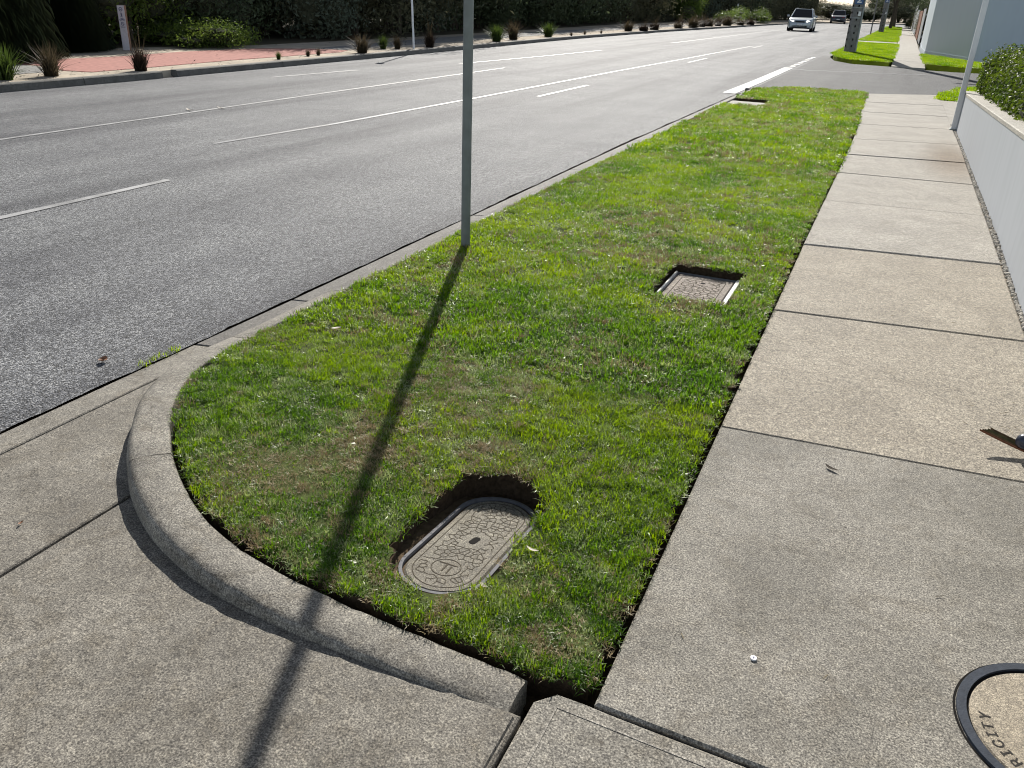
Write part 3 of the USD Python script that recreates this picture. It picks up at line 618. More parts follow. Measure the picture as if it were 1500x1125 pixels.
# ------------------------------------------------------------------ signpost in the lawn, white post by the wall
t = thing('sign_pole', 'tall plain grey steel pole standing in the lawn by the kerb', 'pole', (-2.452, 4.865, 0))
obj('shaft', cyl(.0305, .0305, (0, 0, -.15), (.0, 0, 3.35), 28), GREYPOLE, t, smooth=40)
obj('cap', T(trimesh.creation.icosphere(2, .031), (0, 0, 3.35)), GREYPOLE, t, smooth=True)
t = thing('white_post', 'tall white painted steel post beside the far end of the white wall', 'post', (.838, 14.27, 0))
obj('shaft', rbox(.075, .075, 3.3, (0, 0, 1.62), .008), WHITEPOST, t)
obj('base_plate', rbox(.11, .12, .016, (0, 0, .010), .003), GALV, t)
obj('cap', rbox(.085, .085, .02, (0, 0, 3.285), .004), WHITEPOST, t)

# ------------------------------------------------------------------ retaining wall, pebbles, hedge
t = thing('retaining_wall', 'low white rendered garden wall with concrete coping beside the footpath', 'wall')
wy = np.linspace(-4, 14.92, 60)
def wx(y): return np.interp(y, [-4, 4.9, 5.3, 7.5, 10.7, 13.1, 14.95], [.895, .895, .91, .925, .90, .88, .872])
def wz(y): return np.interp(y, [-4, 5, 7, 9.5, 14.9], [.80, .80, .75, .665, .485])
def wall_sec(y): x = wx(y); z = wz(y); return np.array([(x, y, -.2), (x, y, z - .012), (x + .012, y, z), (x + .205, y, z), (x + .215, y, z - .01), (x + .215, y, -.2)])
mw = loft(-4, 14.92, wall_sec, .2); 
if mw.volume < 0: mw.invert()
obj('rendered_face', mw, WALLW, t)
cop = loft(-4, 14.925, lambda y: np.array([(wx(y) - .004, y, wz(y) - .022), (wx(y) - .004, y, wz(y) + .010), (wx(y) + .004, y, wz(y) + .016), (wx(y) + .212, y, wz(y) + .016), (wx(y) + .222, y, wz(y) + .008), (wx(y) + .222, y, wz(y) - .02)]), .2)
if cop.volume < 0: cop.invert()
obj('coping', cop, COPING, t)
obj('planter_soil', prism(Polygon([(1.11, -4), (4, -4), (4, 14.7), (1.10, 14.7)]), -.2, .45), SOIL, kind='structure')
obj('end_return', rbox(2.6, .2, .665, (2.4, 14.82, .1325), .008), WALLW, t)
rng = np.random.default_rng(77)
peb = []
ico = trimesh.creation.icosphere(1, 1.0)
for k in range(1100):
    y = rng.uniform(4.95, 14.1); x0, x1 = px_r(y) + .004, wx(y)
    s = rng.uniform(.005, .013); v = ico.vertices * (s * rng.uniform(.7, 1.3, 3)) * (1 + .12 * rng.standard_normal((len(ico.vertices), 1)))
    mm = trimesh.Trimesh(v, ico.faces, process=False); mm.apply_transform(trimesh.transformations.rotation_matrix(rng.random() * 6, rng.standard_normal(3)))
    mm.apply_translation([rng.uniform(x0, max(x0 + .01, x1 - .005)), y, -.010 + rng.uniform(0, .008)]); peb.append(mm)
obj('pebbles', peb, ROCK, smooth=60, kind='stuff', label='strip of small pebbles between footpath and white wall', category='pebbles')
obj('pebble_bed', sheet(Polygon([(px_r(y) - .02, y) for y in (4.8, 9, 12.7, 14.3)] + [(.93, 14.3), (.93, 4.8)]), -.022), SAND, kind='structure')

def leafset(rng, c, d, size, aspect=.45, fold=.12, jitter=.5):
    """diamond leaves at points c, facing roughly d; 2 triangles each"""
    n = len(c); d = d + jitter * rng.standard_normal((n, 3)); d /= np.linalg.norm(d, axis=1)[:, None] + 1e-9
    a = np.cross(d, rng.standard_normal((n, 3))); a /= np.linalg.norm(a, axis=1)[:, None] + 1e-9; b = np.cross(d, a)
    s = (size * rng.uniform(.6, 1.35, n))[:, None]
    v = np.stack([c - a * s * .5, c + b * s * aspect * .5 + d * s * fold, c + a * s * .5, c - b * s * aspect * .5 + d * s * fold], 1).reshape(-1, 3)
    i = np.arange(n)[:, None] * 4
    return v, np.concatenate([i + [0, 1, 2], i + [0, 2, 3]], 1).reshape(-1, 3)
def sph(rng, n):
    d = rng.standard_normal((n, 3)); return d / np.linalg.norm(d, axis=1)[:, None]
CORE = []
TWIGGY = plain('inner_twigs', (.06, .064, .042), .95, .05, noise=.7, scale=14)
def crown(rng, blobs, n, size, clumps=60, aspect=.45, hang=0.0, core=.62, csize=.22, xmin=-1e9):
    """blobs: (centre, radii). Leaves in clumps spread through the outer half of each blob."""
    C_, D_ = [], []
    w = np.array([np.prod(b[1]) ** (2 / 3) for b in blobs]); w /= w.sum()
    for (c, r), ww in zip(blobs, w):
        k = max(6, int(clumps * ww * len(blobs) / 2)); cd = sph(rng, k); rad = rng.uniform(.72, 1.08, k)[:, None]
        cc = np.array(c) + cd * rad * np.array(r)
        m_ = int(n * ww); pick = rng.integers(0, k, m_)
        off = rng.standard_normal((m_, 3)) * csize * np.mean(r)
        C_.append(cc[pick] + off); D_.append(cd[pick] * .8 + np.array([0, 0, .35]))
    C_, D_ = np.vstack(C_), np.vstack(D_)
    keep = (C_[:, 2] > .03) & (C_[:, 0] > xmin); C_, D_ = C_[keep], D_[keep]
    v, f = leafset(rng, C_, D_, size, aspect)
    ms = [trimesh.Trimesh(v, f, process=False)]; CORE.clear()
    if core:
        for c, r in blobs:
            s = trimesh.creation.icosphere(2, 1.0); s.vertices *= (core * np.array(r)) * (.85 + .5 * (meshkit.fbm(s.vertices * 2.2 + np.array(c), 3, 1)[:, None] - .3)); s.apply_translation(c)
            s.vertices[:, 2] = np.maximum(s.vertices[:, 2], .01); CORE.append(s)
    return cat(ms)
# hedge behind the wall
rng = np.random.default_rng(21)
hb = [((1.62, y, .66 + rng.uniform(-.05, .05)), (.56 + rng.uniform(-.05, .05), .75, .50 + rng.uniform(-.05, .05))) for y in np.arange(3.5, 14.6, .62)]
hb += [((1.38, y, .74), (.40, .62, .40)) for y in np.arange(9.5, 14.4, .7)] + [((1.36, 14.45, .66), (.42, .55, .40)), ((2.3, 9, .8), (.7, 3, .45)), ((2.3, 13, .8), (.7, 2.2, .42))]
t = thing('hedge', 'clipped dark green glossy-leaved hedge growing behind the white wall', 'hedge')
obj('foliage', crown(rng, hb, 120000, .046, 2600, .6, core=.74, csize=.10, xmin=1.01), LEAF_HEDGE, t)
obj('inner_foliage', list(CORE), TWIGGY, t)
obj('stems', [cyl(.02, .012, (1.6 + rng.uniform(-.1, .1), y, .4), (1.6, y + .1, 1.0), 7) for y in np.arange(3.6, 14.4, .8)], BARK, t)

# ------------------------------------------------------------------ buildings and fences past the side street
t = thing('rendered_building', 'tall blue-grey rendered wall of corner building across the side street', 'building')
foot = Polygon([(.62, 40.9), (2.1, 36.4), (16, 38.6), (16, 52), (.50, 52), (.5, 45)]).buffer(-.35).buffer(.35, 12)
obj('wall', prism(foot, -.25, 5.2), WALLB, t, smooth=25)
obj('parapet_cap', prism(foot.buffer(.05), 5.2, 5.3), WALLW, t)
obj('plinth', prism(foot.buffer(.012), -.25, .12), WALLB, t)
def fence(name, label, catg, x0, y0, x1, y1, h, step, mat, thick=.02, part='paling', kindp=None):
    t = thing(name, label, catg); n = max(1, int(math.hypot(x1 - x0, y1 - y0) / step)); ang = math.degrees(math.atan2(y1 - y0, x1 - x0)); r = random.Random(n)
    ms = []
    for k in range(n):
        f = (k + .5) / n; b = rbox(step * .94, thick, h + r.uniform(-.03, .03), (0, 0, h / 2), .004)
        ms.append(T(b, (x0 + (x1 - x0) * f, y0 + (y1 - y0) * f, 0), [(Z, ang)]))
    if n <= 60:
        for b in ms: obj(part, b, mat, t)
    else: obj(part + 's', ms, mat, t, kind='stuff')
    for z in (.35, h - .3):
        obj('rail', T(rbox(math.hypot(x1 - x0, y1 - y0), .05, .08, (0, 0, 0), .006), ((x0 + x1) / 2 + .04, (y0 + y1) / 2, z), [(Z, ang)]), mat, t)
    return t
fence('paling_fence', 'grey paling fence next to the blue-grey building', 'fence', .42, 53, .36, 61, 1.75, .2, FENCEGREY)
fence('brush_fence', 'reddish brown fence beside the far footpath', 'fence', .34, 61.2, .20, 75, 1.65, .25, FENCERED, .07, 'panel')
fence('pale_fence', 'pale fence beyond the reddish brown fence', 'fence', .18, 75.2, .02, 84, 1.7, 1.1, WALLW, .09, 'panel')
fence('dark_fence', 'tall dark grey fence at far end of footpath', 'fence', .0, 84.3, -.2, 97, 2.1, .3, FENCEGREY, .03)

# ------------------------------------------------------------------ far side of the road
fk = thing('far_kerb', 'concrete kerb along the far side of the road', kind='structure')
def fk_sec(s):
    p = far_at(s); q = far_at(min(s + .5, _t[-1])); d = q - p; d /= np.linalg.norm(d) + 1e-9; nrm = np.array([-d[1], d[0]])
    return np.array([[*(p - nrm * .012), ZR - .08], [*(p - nrm * .004), ZR + .004], [*(p + nrm * .012), -.012], [*(p + nrm * .03), .004], [*(p + nrm * .16), .006], [*(p + nrm * .17), -.1]])
def t_of_y(y): return float(np.interp(y, FAR[:12, 1], _t[:12]))
cuts = [t_of_y(y) for y in (-12, 2, 5.5, 10.9, 12.72)] + [t_of_y(y) for y in (13.1, 16.5, 20.5, 24.5, 28.5, 34, 40, 46, 52, 60, 70, 85, 100, 120)] + [_t[-2]]
for i, (a, b) in enumerate(zip(cuts[:-1], cuts[1:])):
    if i == 4: continue                                     # the small kerb opening beside the dark tuft
    obj('kerb_segment', loft(a + .006, b - .006, fk_sec, .8), CON_KERB3, fk, smooth=30)
back = [(x - .165, y) for x, y in FARL]
verge = Polygon(back + [(120, 260), (-120, 260), (-120, -30)]).buffer(0)
obj('far_verge_soil', prism(verge, -.25, -.004), SAND, kind='structure')
red = Polygon([(-16.4, 11.9), (-15.2, 11.9), (-14.15, 11.55), (-13.62, 11.7), (-13.72, 13.3), (-13.95, 15.8), (-14.0, 18.2), (-14.05, 20.2), (-14.35, 21.0), (-15.3, 20.6), (-16.2, 19.6), (-16.4, 16.8), (-16.1, 14.6)])
obj('red_path', prism(red, -.2, .006), REDPATH, kind='structure')
grey = Polygon([(-14.1, 11.4), (-15.2, 11.8), (-19, 11.4), (-19, 3), (-14.4, 3)])
obj('grey_path', prism(grey, -.2, .002), GREYPATH, kind='structure')
gp2 = Polygon([(-15.4, 20.9), (-14.6, 21.2), (-14.9, 30), (-15.6, 45), (-15.6, 70), (-17.0, 70), (-17.0, 45), (-16.6, 30)])
obj('grey_path', prism(gp2, -.2, .002), GREYPATH, kind='structure')
mulch = Polygon([(-17.6, -5), (-17.6, 15.2), (-18.3, 16.5), (-17.9, 18.0), (-17.2, 20.5), (-17.4, 30), (-18, 41), (-19.4, 62), (-19, 85), (-17, 104), (-15, 130), (-40, 130), (-40, -5)])
obj('mulch_bed', prism(mulch, -.2, .004), GROUND, kind='structure')
# trail marker post
t = thing('trail_marker', 'pale trail marker post with blue walking and cycling icons by the red path', 'marker post', (-17.42, 16.12, 0), 20)
obj('post', rbox(.17, .11, 1.03, (0, 0, .50), .012), SIGNBROWN, t)
obj('face', rbox(.172, .008, 1.00, (0, -.0565, .505), .003), SIGNWHITE, t)
def disc(r, x, z, w=None, n=20):
    p = Point(0, 0).buffer(r, n // 4)
    if w: p = p.difference(Point(0, 0).buffer(r - w, n // 4))
    return T(prism(p, 0, .003), (x, -.0605, z), [(X, 90)])
def seg(x0, z0, x1, z1, w): return T(prism(LineString([(x0, z0), (x1, z1)]).buffer(w / 2, 2), 0, .003), (0, -.0605, 0), [(X, 90)])
obj('round_icon', [disc(.045, 0, .92, .012), seg(-.02, .92, .02, .92, .012)], INK, t)
obj('walker_icon', [disc(.014, .0, .835), seg(0, .82, -.002, .785, .022), seg(-.002, .785, -.02, .75, .012), seg(-.002, .785, .02, .75, .012), seg(0, .812, .024, .79, .009)], INK, t)
obj('bicycle_icon', [disc(.024, -.036, .69, .008), disc(.024, .036, .69, .008), seg(-.036, .69, -.01, .72, .008), seg(-.01, .72, .03, .72, .008), seg(.03, .72, .036, .69, .008), seg(-.01, .72, .0, .69, .008), seg(0, .69, .03, .72, .008)], INK, t)
obj('ring_icon', [disc(.040, 0, .60, .010), seg(-.028, .628, .028, .572, .009)], INK, t)
obj('text_line', [seg(-.05, .53, .05, .53, .012)], INK, t)
# thin sign pole on the far verge, and small roadside posts further on
t = thing('far_sign_pole', 'thin pale sign pole between tufts on the far verge', 'pole', (-13.62, 23.4, 0))
obj('shaft', cyl(.032, .032, (0, 0, -.1), (-.10, 0, 2.9), 12), WHITEPOST, t, smooth=40)
obj('sign_plate', rbox(.20, .012, .25, (-.095, -.04, 2.75), .004), WHITE, t)
t = thing('roadside_post', 'slim grey roadside post left of the silver car', 'post', (-16.4, 92, 0))
obj('shaft', cyl(.06, .06, (0, 0, -.1), (0, 0, 1.75), 10), WOODGREY, t)
obj('reflector', rbox(.10, .02, .2, (0, -.07, 1.55), .004), WHITE, t)
t = thing('road_sign', 'small pale rectangular road sign behind the dark car', 'road sign', (-14.6, 134, 0))
obj('post', cyl(.07, .07, (0, 0, -.1), (0, 0, 1.3), 10), GALV, t)
obj('panel', rbox(.75, .03, 1.3, (0, -.08, 1.5), .01), WHITE, t)

# tufts: strappy clumps along the far kerb
def tuft(name, label, mat, n, h, w, spread, seed, loc, group=None, s=1.0):
    r = np.random.default_rng(seed); t = thing(name, label, 'grass tuft', loc, 0, group, scale=s)
    obj('leaves', blades(r, n, .11, h, w, spread, .45), mat, t)
    obj('crown_base', T(trimesh.creation.icosphere(1, .07), (0, 0, .03)), TUFT_DARK, t)
    return t
tg = tuft('strappy_tuft', 'green strappy tuft at far left edge on far kerb', TUFT_GREEN, 280, .50, .018, .45, 1, (-13.45, 9.85, 0), 'tufts along the far kerb')
tb = tuft('strappy_tuft', 'straw-tipped brown tuft left of the red path', TUFT_BROWN, 340, .49, .012, .46, 2, (-13.5, 10.75, 0), 'tufts along the far kerb')
td = tuft('strappy_tuft', 'dark brown tuft with pale plumes in front of the red path', TUFT_DARK, 320, .38, .013, .36, 3, (-13.3, 12.55, 0), 'tufts along the far kerb', 1.0)
obj('plume', blades(np.random.default_rng(4), 26, .05, .74, .008, .22, .2), TUFT_BROWN, td)
G = 'tufts along the far kerb'
copy(tb, (-13.55, 20.5, 0), 40, (1.15, 1.15, .92), 'brown tuft where the red path ends on the far verge')
copy(tg, (-14.2, 22.6, 0), 70, .7, 'small olive tuft just left of the thin far sign pole')
copy(tb, (-13.95, 23.0, 0), 150, .72, 'brown tuft at the foot of the thin far sign pole')
copy(td, (-13.75, 24.6, 0), 90, 1.1, 'dark brown tuft just right of the thin far sign pole')
copy(tg, (-14.05, 30.2, 0), 10, (1.35, 1.35, 1.1), 'olive green tuft, left of the pair right of the tall lawn pole')
copy(tb, (-14.3, 32.3, 0), 200, (1.4, 1.4, 1.3), 'straw brown tuft, right of the pair right of the tall lawn pole')
copy(tg, (-14.5, 36.5, 0), 300, (1.4, 1.4, 1.05), 'lone greenish tuft beyond the pair on the far verge')
for (x, y, k, s) in [(-14.5, 48.9, tb, 1.1), (-14.6, 50.2, td, 1.2), (-14.6, 53.4, td, 1.25), (-14.7, 59.3, tb, 1.3), (-14.6, 61.0, td, 1.4), (-14.5, 63.0, tb, 1.4), (-14.4, 65.2, td, 1.5), (-14.3, 67.5, td, 1.5), (-14.2, 70, tb, 1.6), (-14.1, 72.8, td, 1.6), (-14.0, 75.5, tb, 1.6), (-13.8, 79, tb, 1.7), (-13.7, 82, td, 1.7)]:
    copy(k, (x + rng.uniform(-.35, .35), y + rng.uniform(-.7, .7), 0), x * 997 % 360, (s * rng.uniform(1.2, 1.9), s * rng.uniform(1.2, 1.9), s * rng.uniform(.6, 1.05)), 'small brown tuft in the row along the far kerb towards the cars', 'far row of small brown tufts')
for (x, y) in [(-13.5, 16.9), (-13.7, 18.3), (-13.75, 18.8), (-14.1, 27.8), (-14.2, 38.6), (-14.4, 41.0), (-14.4, 43.5)]:
    copy(tg if y < 17 else tb, (x, y, 0), x * 577 % 360, .33, 'tiny sparse tuft in the sandy far verge', 'tiny tufts on the far verge')

# shrubs and trees
rng = np.random.default_rng(61)
n_ = 2600; yy_ = 5 + 60 * rng.random(n_) ** 1.6; xx_ = far_x(yy_) - .25 - np.abs(rng.normal(0, 2.0, n_))
from shapely import contains_xy
k_ = ~contains_xy(red.buffer(.05), xx_, yy_) | (rng.random(n_) < .12); xx_, yy_ = xx_[k_], yy_[k_]; n_ = len(xx_)
v_, f_ = leafset(rng, np.c_[xx_, yy_, rng.uniform(.004, .03, n_)], np.tile([0, 0, 1.], (n_, 1)), .05, .4, .05, .25)
obj('leaf_litter', trimesh.Trimesh(v_, f_, process=False), TUFT_DARK, kind='stuff', label='dry leaf litter strewn over the sandy far verge', category='leaf litter')
def shrub_proto(name, label, mat, seed, w, h, n, size, aspect=.42, hang=0, catg='shrub', loc=(0, 0, 0), rz=0, nb=9, group=None, scale=None, csize=.22, trunk=.07):
    r = np.random.default_rng(seed); blobs = []
    for k in range(nb):
        a = r.random() * 6.28; rr = w * .5 * math.sqrt(r.random()) * .75; z = h * r.uniform(.22, .72)
        blobs.append(((rr * math.cos(a), rr * math.sin(a), z), (w * r.uniform(.22, .34), w * r.uniform(.22, .34), h * r.uniform(.20, .30))))
    t = thing(name, label, catg, loc, rz, group, scale=scale)
    obj('crown', crown(r, blobs, n, size, 150, aspect, csize=csize), mat, t); obj('inner_foliage', list(CORE), TWIGGY, t)
    obj('trunk', [cyl(trunk, trunk * .5, (r.uniform(-.2, .2) * w * .3, r.uniform(-.2, .2) * w * .3, -.1), (r.uniform(-.3, .3) * w * .5, r.uniform(-.3, .3) * w * .5, h * .6), 7) for _ in range(4)], BARK, t)
    return t
def weeping(name, label, seed, w, h, loc):
    """a big shrub hung with long thin drooping strands"""
    r = np.random.default_rng(seed); t = thing(name, label, 'shrub', loc)
    n = 30000; d = sph(r, n); d[:, 2] = np.abs(d[:, 2]); rad = r.uniform(.8, 1.05, n)[:, None]
    lump = .8 + .4 * meshkit.fbm(d * 3, 3, seed)[:, None]
    c = d * rad * lump * np.array([w / 2, w / 2, h]); c[:, 2] = np.maximum(c[:, 2] * r.uniform(.25, 1, n), .15)
    L_ = r.uniform(.2, .5, n); out = d.copy(); out[:, 2] = 0
    tip = c + out * L_[:, None] * .35 + np.c_[r.normal(0, .06, (n, 2)), -L_]
    tip[:, 2] = np.maximum(tip[:, 2], .02)
    s = np.cross(tip - c, r.standard_normal((n, 3))); s /= np.linalg.norm(s, axis=1)[:, None]; s *= .007
    mid = (c + tip) / 2 + out * .04
    v = np.stack([c, mid + s, tip, mid - s], 1).reshape(-1, 3); i = np.arange(n)[:, None] * 4
    f = np.concatenate([i + [0, 1, 2], i + [0, 2, 3]], 1).reshape(-1, 3)
    core = trimesh.creation.icosphere(3, 1.0); core.vertices *= np.array([w / 2, w / 2, h]) * .82 * (.8 + .4 * meshkit.fbm(core.vertices * 3, 3, seed)[:, None]); core.vertices[:, 2] = np.maximum(core.vertices[:, 2], .01)
    obj('crown', trimesh.Trimesh(v, f, process=False), LEAF_WEEP, t); obj('inner_foliage', core, TWIGGY, t)
    obj('trunk', [cyl(.09, .04, (0, 0, -.1), (r.uniform(-1, 1), r.uniform(-1, 1), h * .7), 8) for _ in range(4)], BARK, t)
    return t
weeping('weeping_shrub', 'big dark weeping shrub with drooping strands at the left edge', 8, 4.6, 4.6, (-18.1, 11.4, 0))
weeping('weeping_shrub', 'dark drooping shrub just left of the trail marker', 9, 3.2, 4.2, (-19.0, 14.6, 0))
s1 = shrub_proto('green_shrub', 'lighter green leafy shrub right behind the trail marker', LEAF_GREEN, 31, 3.4, 3.0, 12000, .12, loc=(-19.4, 17.9, 0))
s2 = shrub_proto('low_shrub', 'low spreading dark green shrub beside the red path', LEAF_GREEN, 32, 2.6, .62, 9000, .07, loc=(-17.7, 19.0, 0), trunk=.03)
s3 = shrub_proto('dark_shrub', 'dark shrub above the low spreading shrub', LEAF_DK, 33, 4.2, 4.0, 14000, .15, loc=(-19.8, 21.0, 0))
s4 = shrub_proto('olive_shrub', 'olive shrub in the shade behind the end of the red path', LEAF_OLIVE, 34, 4.4, 4.6, 14000, .15, aspect=.3, loc=(-20.6, 25.0, 0))
s5 = shrub_proto('grey_green_shrub', 'grey green shrub behind the thin far sign pole', LEAF_GREY, 35, 4.0, 4.2, 13000, .15, loc=(-18.9, 25.6, 0))
small = shrub_proto('low_shrub', 'low pale green bushy growth along far kerb left of the silver car', LEAF_GREEN, 36, 3.2, 1.1, 6000, .14, loc=(-15.4, 85, 0), trunk=.03, scale=(.8, 2.8, 1.15))
r = np.random.default_rng(99)
kinds = [s3, s4, s5, s3, s4]
y = 28.2; side = 0
while y < 130:
    k = kinds[r.integers(0, 5)]; x = np.interp(y, [28, 41, 62, 81, 100, 130], [-19.2, -20.3, -22.0, -21.8, -20.0, -16.0]) + r.uniform(-.4, .6)
    s = r.uniform(.95, 1.35) * (1 + y / 300)
    copy(k, (x, y, 0), r.uniform(0, 360), (s, s, s * 1.05), 'dark shrub in the shaded belt beyond the far kerb', 'shrubs in the belt beyond the far kerb')
    copy(k if r.random() < .4 else kinds[r.integers(0, 5)], (x - 3.6, y + r.uniform(-1, 1), 0), r.uniform(0, 360), (s * 1.2, s * 1.2, s * 1.45), 'taller dark shrub at the back of the belt beyond the far kerb', 'tall shrubs behind the belt')
    y += r.uniform(2.3, 3.2) * (1 + y / 120)
for x, y, s in [(-22, 10, 1.3), (-22.5, 16, 1.3), (-23, 21, 1.4), (-23, 5, 1.4), (-20, 6, 1.1), (-20.5, 1, 1.2), (-23.5, 26, 1.4), (-21.4, 17.6, 1.05), (-21.8, 19.8, 1.1), (-20.9, 15.4, 1.0), (-21.6, 23.2, 1.1), (-20.9, 12.4, 1.1)]:
    copy(s3, (x, y, 0), x * 91 % 360, s, 'taller dark shrub at the back of the belt beyond the far kerb', 'tall shrubs behind the belt')
copy(small, (-14.6, 94, 0), 5, (.8, 2.6, 1.15), 'low pale green growth along far kerb nearest the silver car')
copy(s1, (-18.5, 80, 0), 200, (1.1, 1.1, .95), 'yellowish green shrub standing out of the dark belt left of the cars')
# closing belt where the road bends away
for i, (x, y, sx, sz) in enumerate([(-19, 136, 2.2, 2.0), (-15.5, 148, 2.4, .62), (-11, 152, 2.4, .56), (-6.5, 154, 2.2, .60), (-2, 156, 2.6, 1.0), (3, 158, 2.8, 1.7), (9, 160, 3, 2.0), (-24, 140, 2.6, 2.4), (16, 162, 3, 2)]):
    copy(kinds[i % 5], (x, y, 0), i * 67, (sx, sx, sz), 'dark tree where the road bends away in the distance', 'trees closing the end of the road')

# street trees on the far verge
def tree(name, label, seed, h, w, loc, mat=LEAF_DK, group=None):
    r = np.random.default_rng(seed); t = thing(name, label, 'tree', loc, 0, group)
    obj('trunk', [cyl(.17, .13, (0, 0, -.1), (.08, .1, 1.9), 10), cyl(.11, .05, (.08, .1, 1.85), (-.9, .3, h * .75), 8), cyl(.11, .05, (.08, .1, 1.85), (.8, -.4, h * .8), 8), cyl(.08, .04, (.08, .1, 1.9), (.2, .9, h * .85), 8)], BARK, t)
    blobs = [((r.uniform(-.5, .5) * w * .6, r.uniform(-.5, .5) * w * .6, h * r.uniform(.5, .88)), (w * r.uniform(.2, .3), w * r.uniform(.2, .3), h * r.uniform(.12, .2))) for _ in range(9)]
    obj('crown', crown(r, blobs, 9000, .17, 90, .4, core=.6), mat, t); obj('inner_foliage', list(CORE), TWIGGY, t)
    return t
t1 = tree('street_tree', 'nearest dark street tree on the verge beyond the second power pole', 51, 6.5, 5.0, (-2.15, 97, 0))
copy(t1, (-2.05, 108, 0), 120, 1.0, 'street tree behind the nearest one, beside far end of footpath')
copy(t1, (.9, 116, 0), 40, (1.2, 1.2, 1.2), 'tree standing past the end of the footpath')
copy(t1, (3.4, 92, 0), 220, (1.25, 1.25, 1.1), 'dark tree rising behind the pale fence')
copy(s4, (1.9, 70, 0), 30, (.75, .75, .72), 'olive shrub spilling over the reddish brown fence')
copy(s3, (2.2, 80, 0), 80, (.9, .9, .9), 'dark shrub behind the pale fence')
copy(s4, (-.3, 103, 0), 10, (.28, .28, .35), 'small shrub at the foot of the dark fence')

# ------------------------------------------------------------------ power poles
def power_pole(label, loc, h, r0, plate):
    t = thing('power_pole', label, 'power pole', loc)
    obj('shaft', cyl(r0, r0 * .72, (0, 0, -.2), (0, 0, h), 16), WOODGREY, t, smooth=40)
    for i in range(7):
        for a in (-.95, .15):
            z = .25 + i * .24
            an = a - math.pi / 2; obj('step_hole', T(rbox(.05, .03, .075, (0, 0, 0), .004), ((r0 * .985) * math.cos(an), (r0 * .985) * math.sin(an), z), [(Z, math.degrees(an) + 90)]), DARK, t)
    for z in (1.25, 1.62): obj('band', cyl(r0 * 1.01, r0 * 1.01, (0, 0, z), (0, 0, z + .035), 18), GALV, t)
    obj('conduit', cyl(.035, .035, (r0 * .9, -r0 * .55, -.1), (r0 * .85, -r0 * .5, 3.0), 8), GALV, t)
    obj('tag', rbox(.10, .012, .16, (r0 * .45, -r0 * .98, 1.42), .003), WHITE, t)
    pl = obj('number_plate', rbox(.30, .015, .36, (.02, -r0 - .012, plate), .004), PLATE_BLUE, t)
    g = meshkit.text_mesh('2', .24, .004, True); g.apply_translation([-(g.bounds[0][0] + g.bounds[1][0]) / 2, -.12, 0]); g = T(g, (.02, -r0 - .0215, plate), [(X, 90)])
    obj('numeral', g, WHITE, t)
    obj('crossarm', rbox(1.8, .1, .12, (0, -.16, h - .5), .01), WOODGREY, t)
    return t
power_pole('grey weathered power pole nearest, leaning its shadow over the side street', (-2.14, 37.97, 0), 8.5, .235, 1.93)
power_pole('second smaller-looking grey power pole further along the verge', (-2.35, 78.0, 0), 8.5, .20, 2.35)
t = thing('stay_pole', 'thin dark pole on the verge between the two power poles', 'pole', (-2.75, 69.5, 0))
obj('shaft', cyl(.045, .04, (0, 0, -.1), (.0, 0, 4.2), 10), WOODGREY, t, smooth=40)
obj('cap', T(trimesh.creation.icosphere(1, .05), (0, 0, 4.2)), GALV, t)

# ------------------------------------------------------------------ cars
CARPAINT = plain('car_silver_paint', (.42, .46, .48), .28, .5, metal=.5, noise=.04, coat=.6)
CARDARK = plain('car_dark_paint', (.03, .035, .05), .3, .5, noise=.05, coat=.6)
RUBBER = plain('tyre_rubber', (.02, .02, .02), .85, .2, noise=.2)
RIMM = plain('alloy_rim', (.45, .45, .46), .35, .5, metal=.8, noise=.05)
BLACKTRIM = plain('black_trim', (.02, .02, .022), .5, .4, noise=.1)
GLASS = M('car_glass', {'f': ('fresnel', {'IOR': 1.5}), 't': ('transparent_bsdf', {'color': (.25, .28, .30)}), 'g': ('glossy_bsdf', {'roughness': .03}), 'm': ('mix_closure', {})}, [('f.fac', 'm.fac'), ('t.BSDF', 'm.closure1'), ('g.BSDF', 'm.closure2')], surface='m.closure')
HEADLIT = usdkit.material(stage, L + 'headlight_lit', {'e': ('emission', {'color': (1, .97, .92), 'strength': 2.2})}, [], surface='e.emission')
TAIL = plain('tail_lamp', (.30, .02, .02), .25, .5, noise=.05)
INTERIOR = plain('car_interior', (.025, .025, .027), .8, .2, noise=.2)
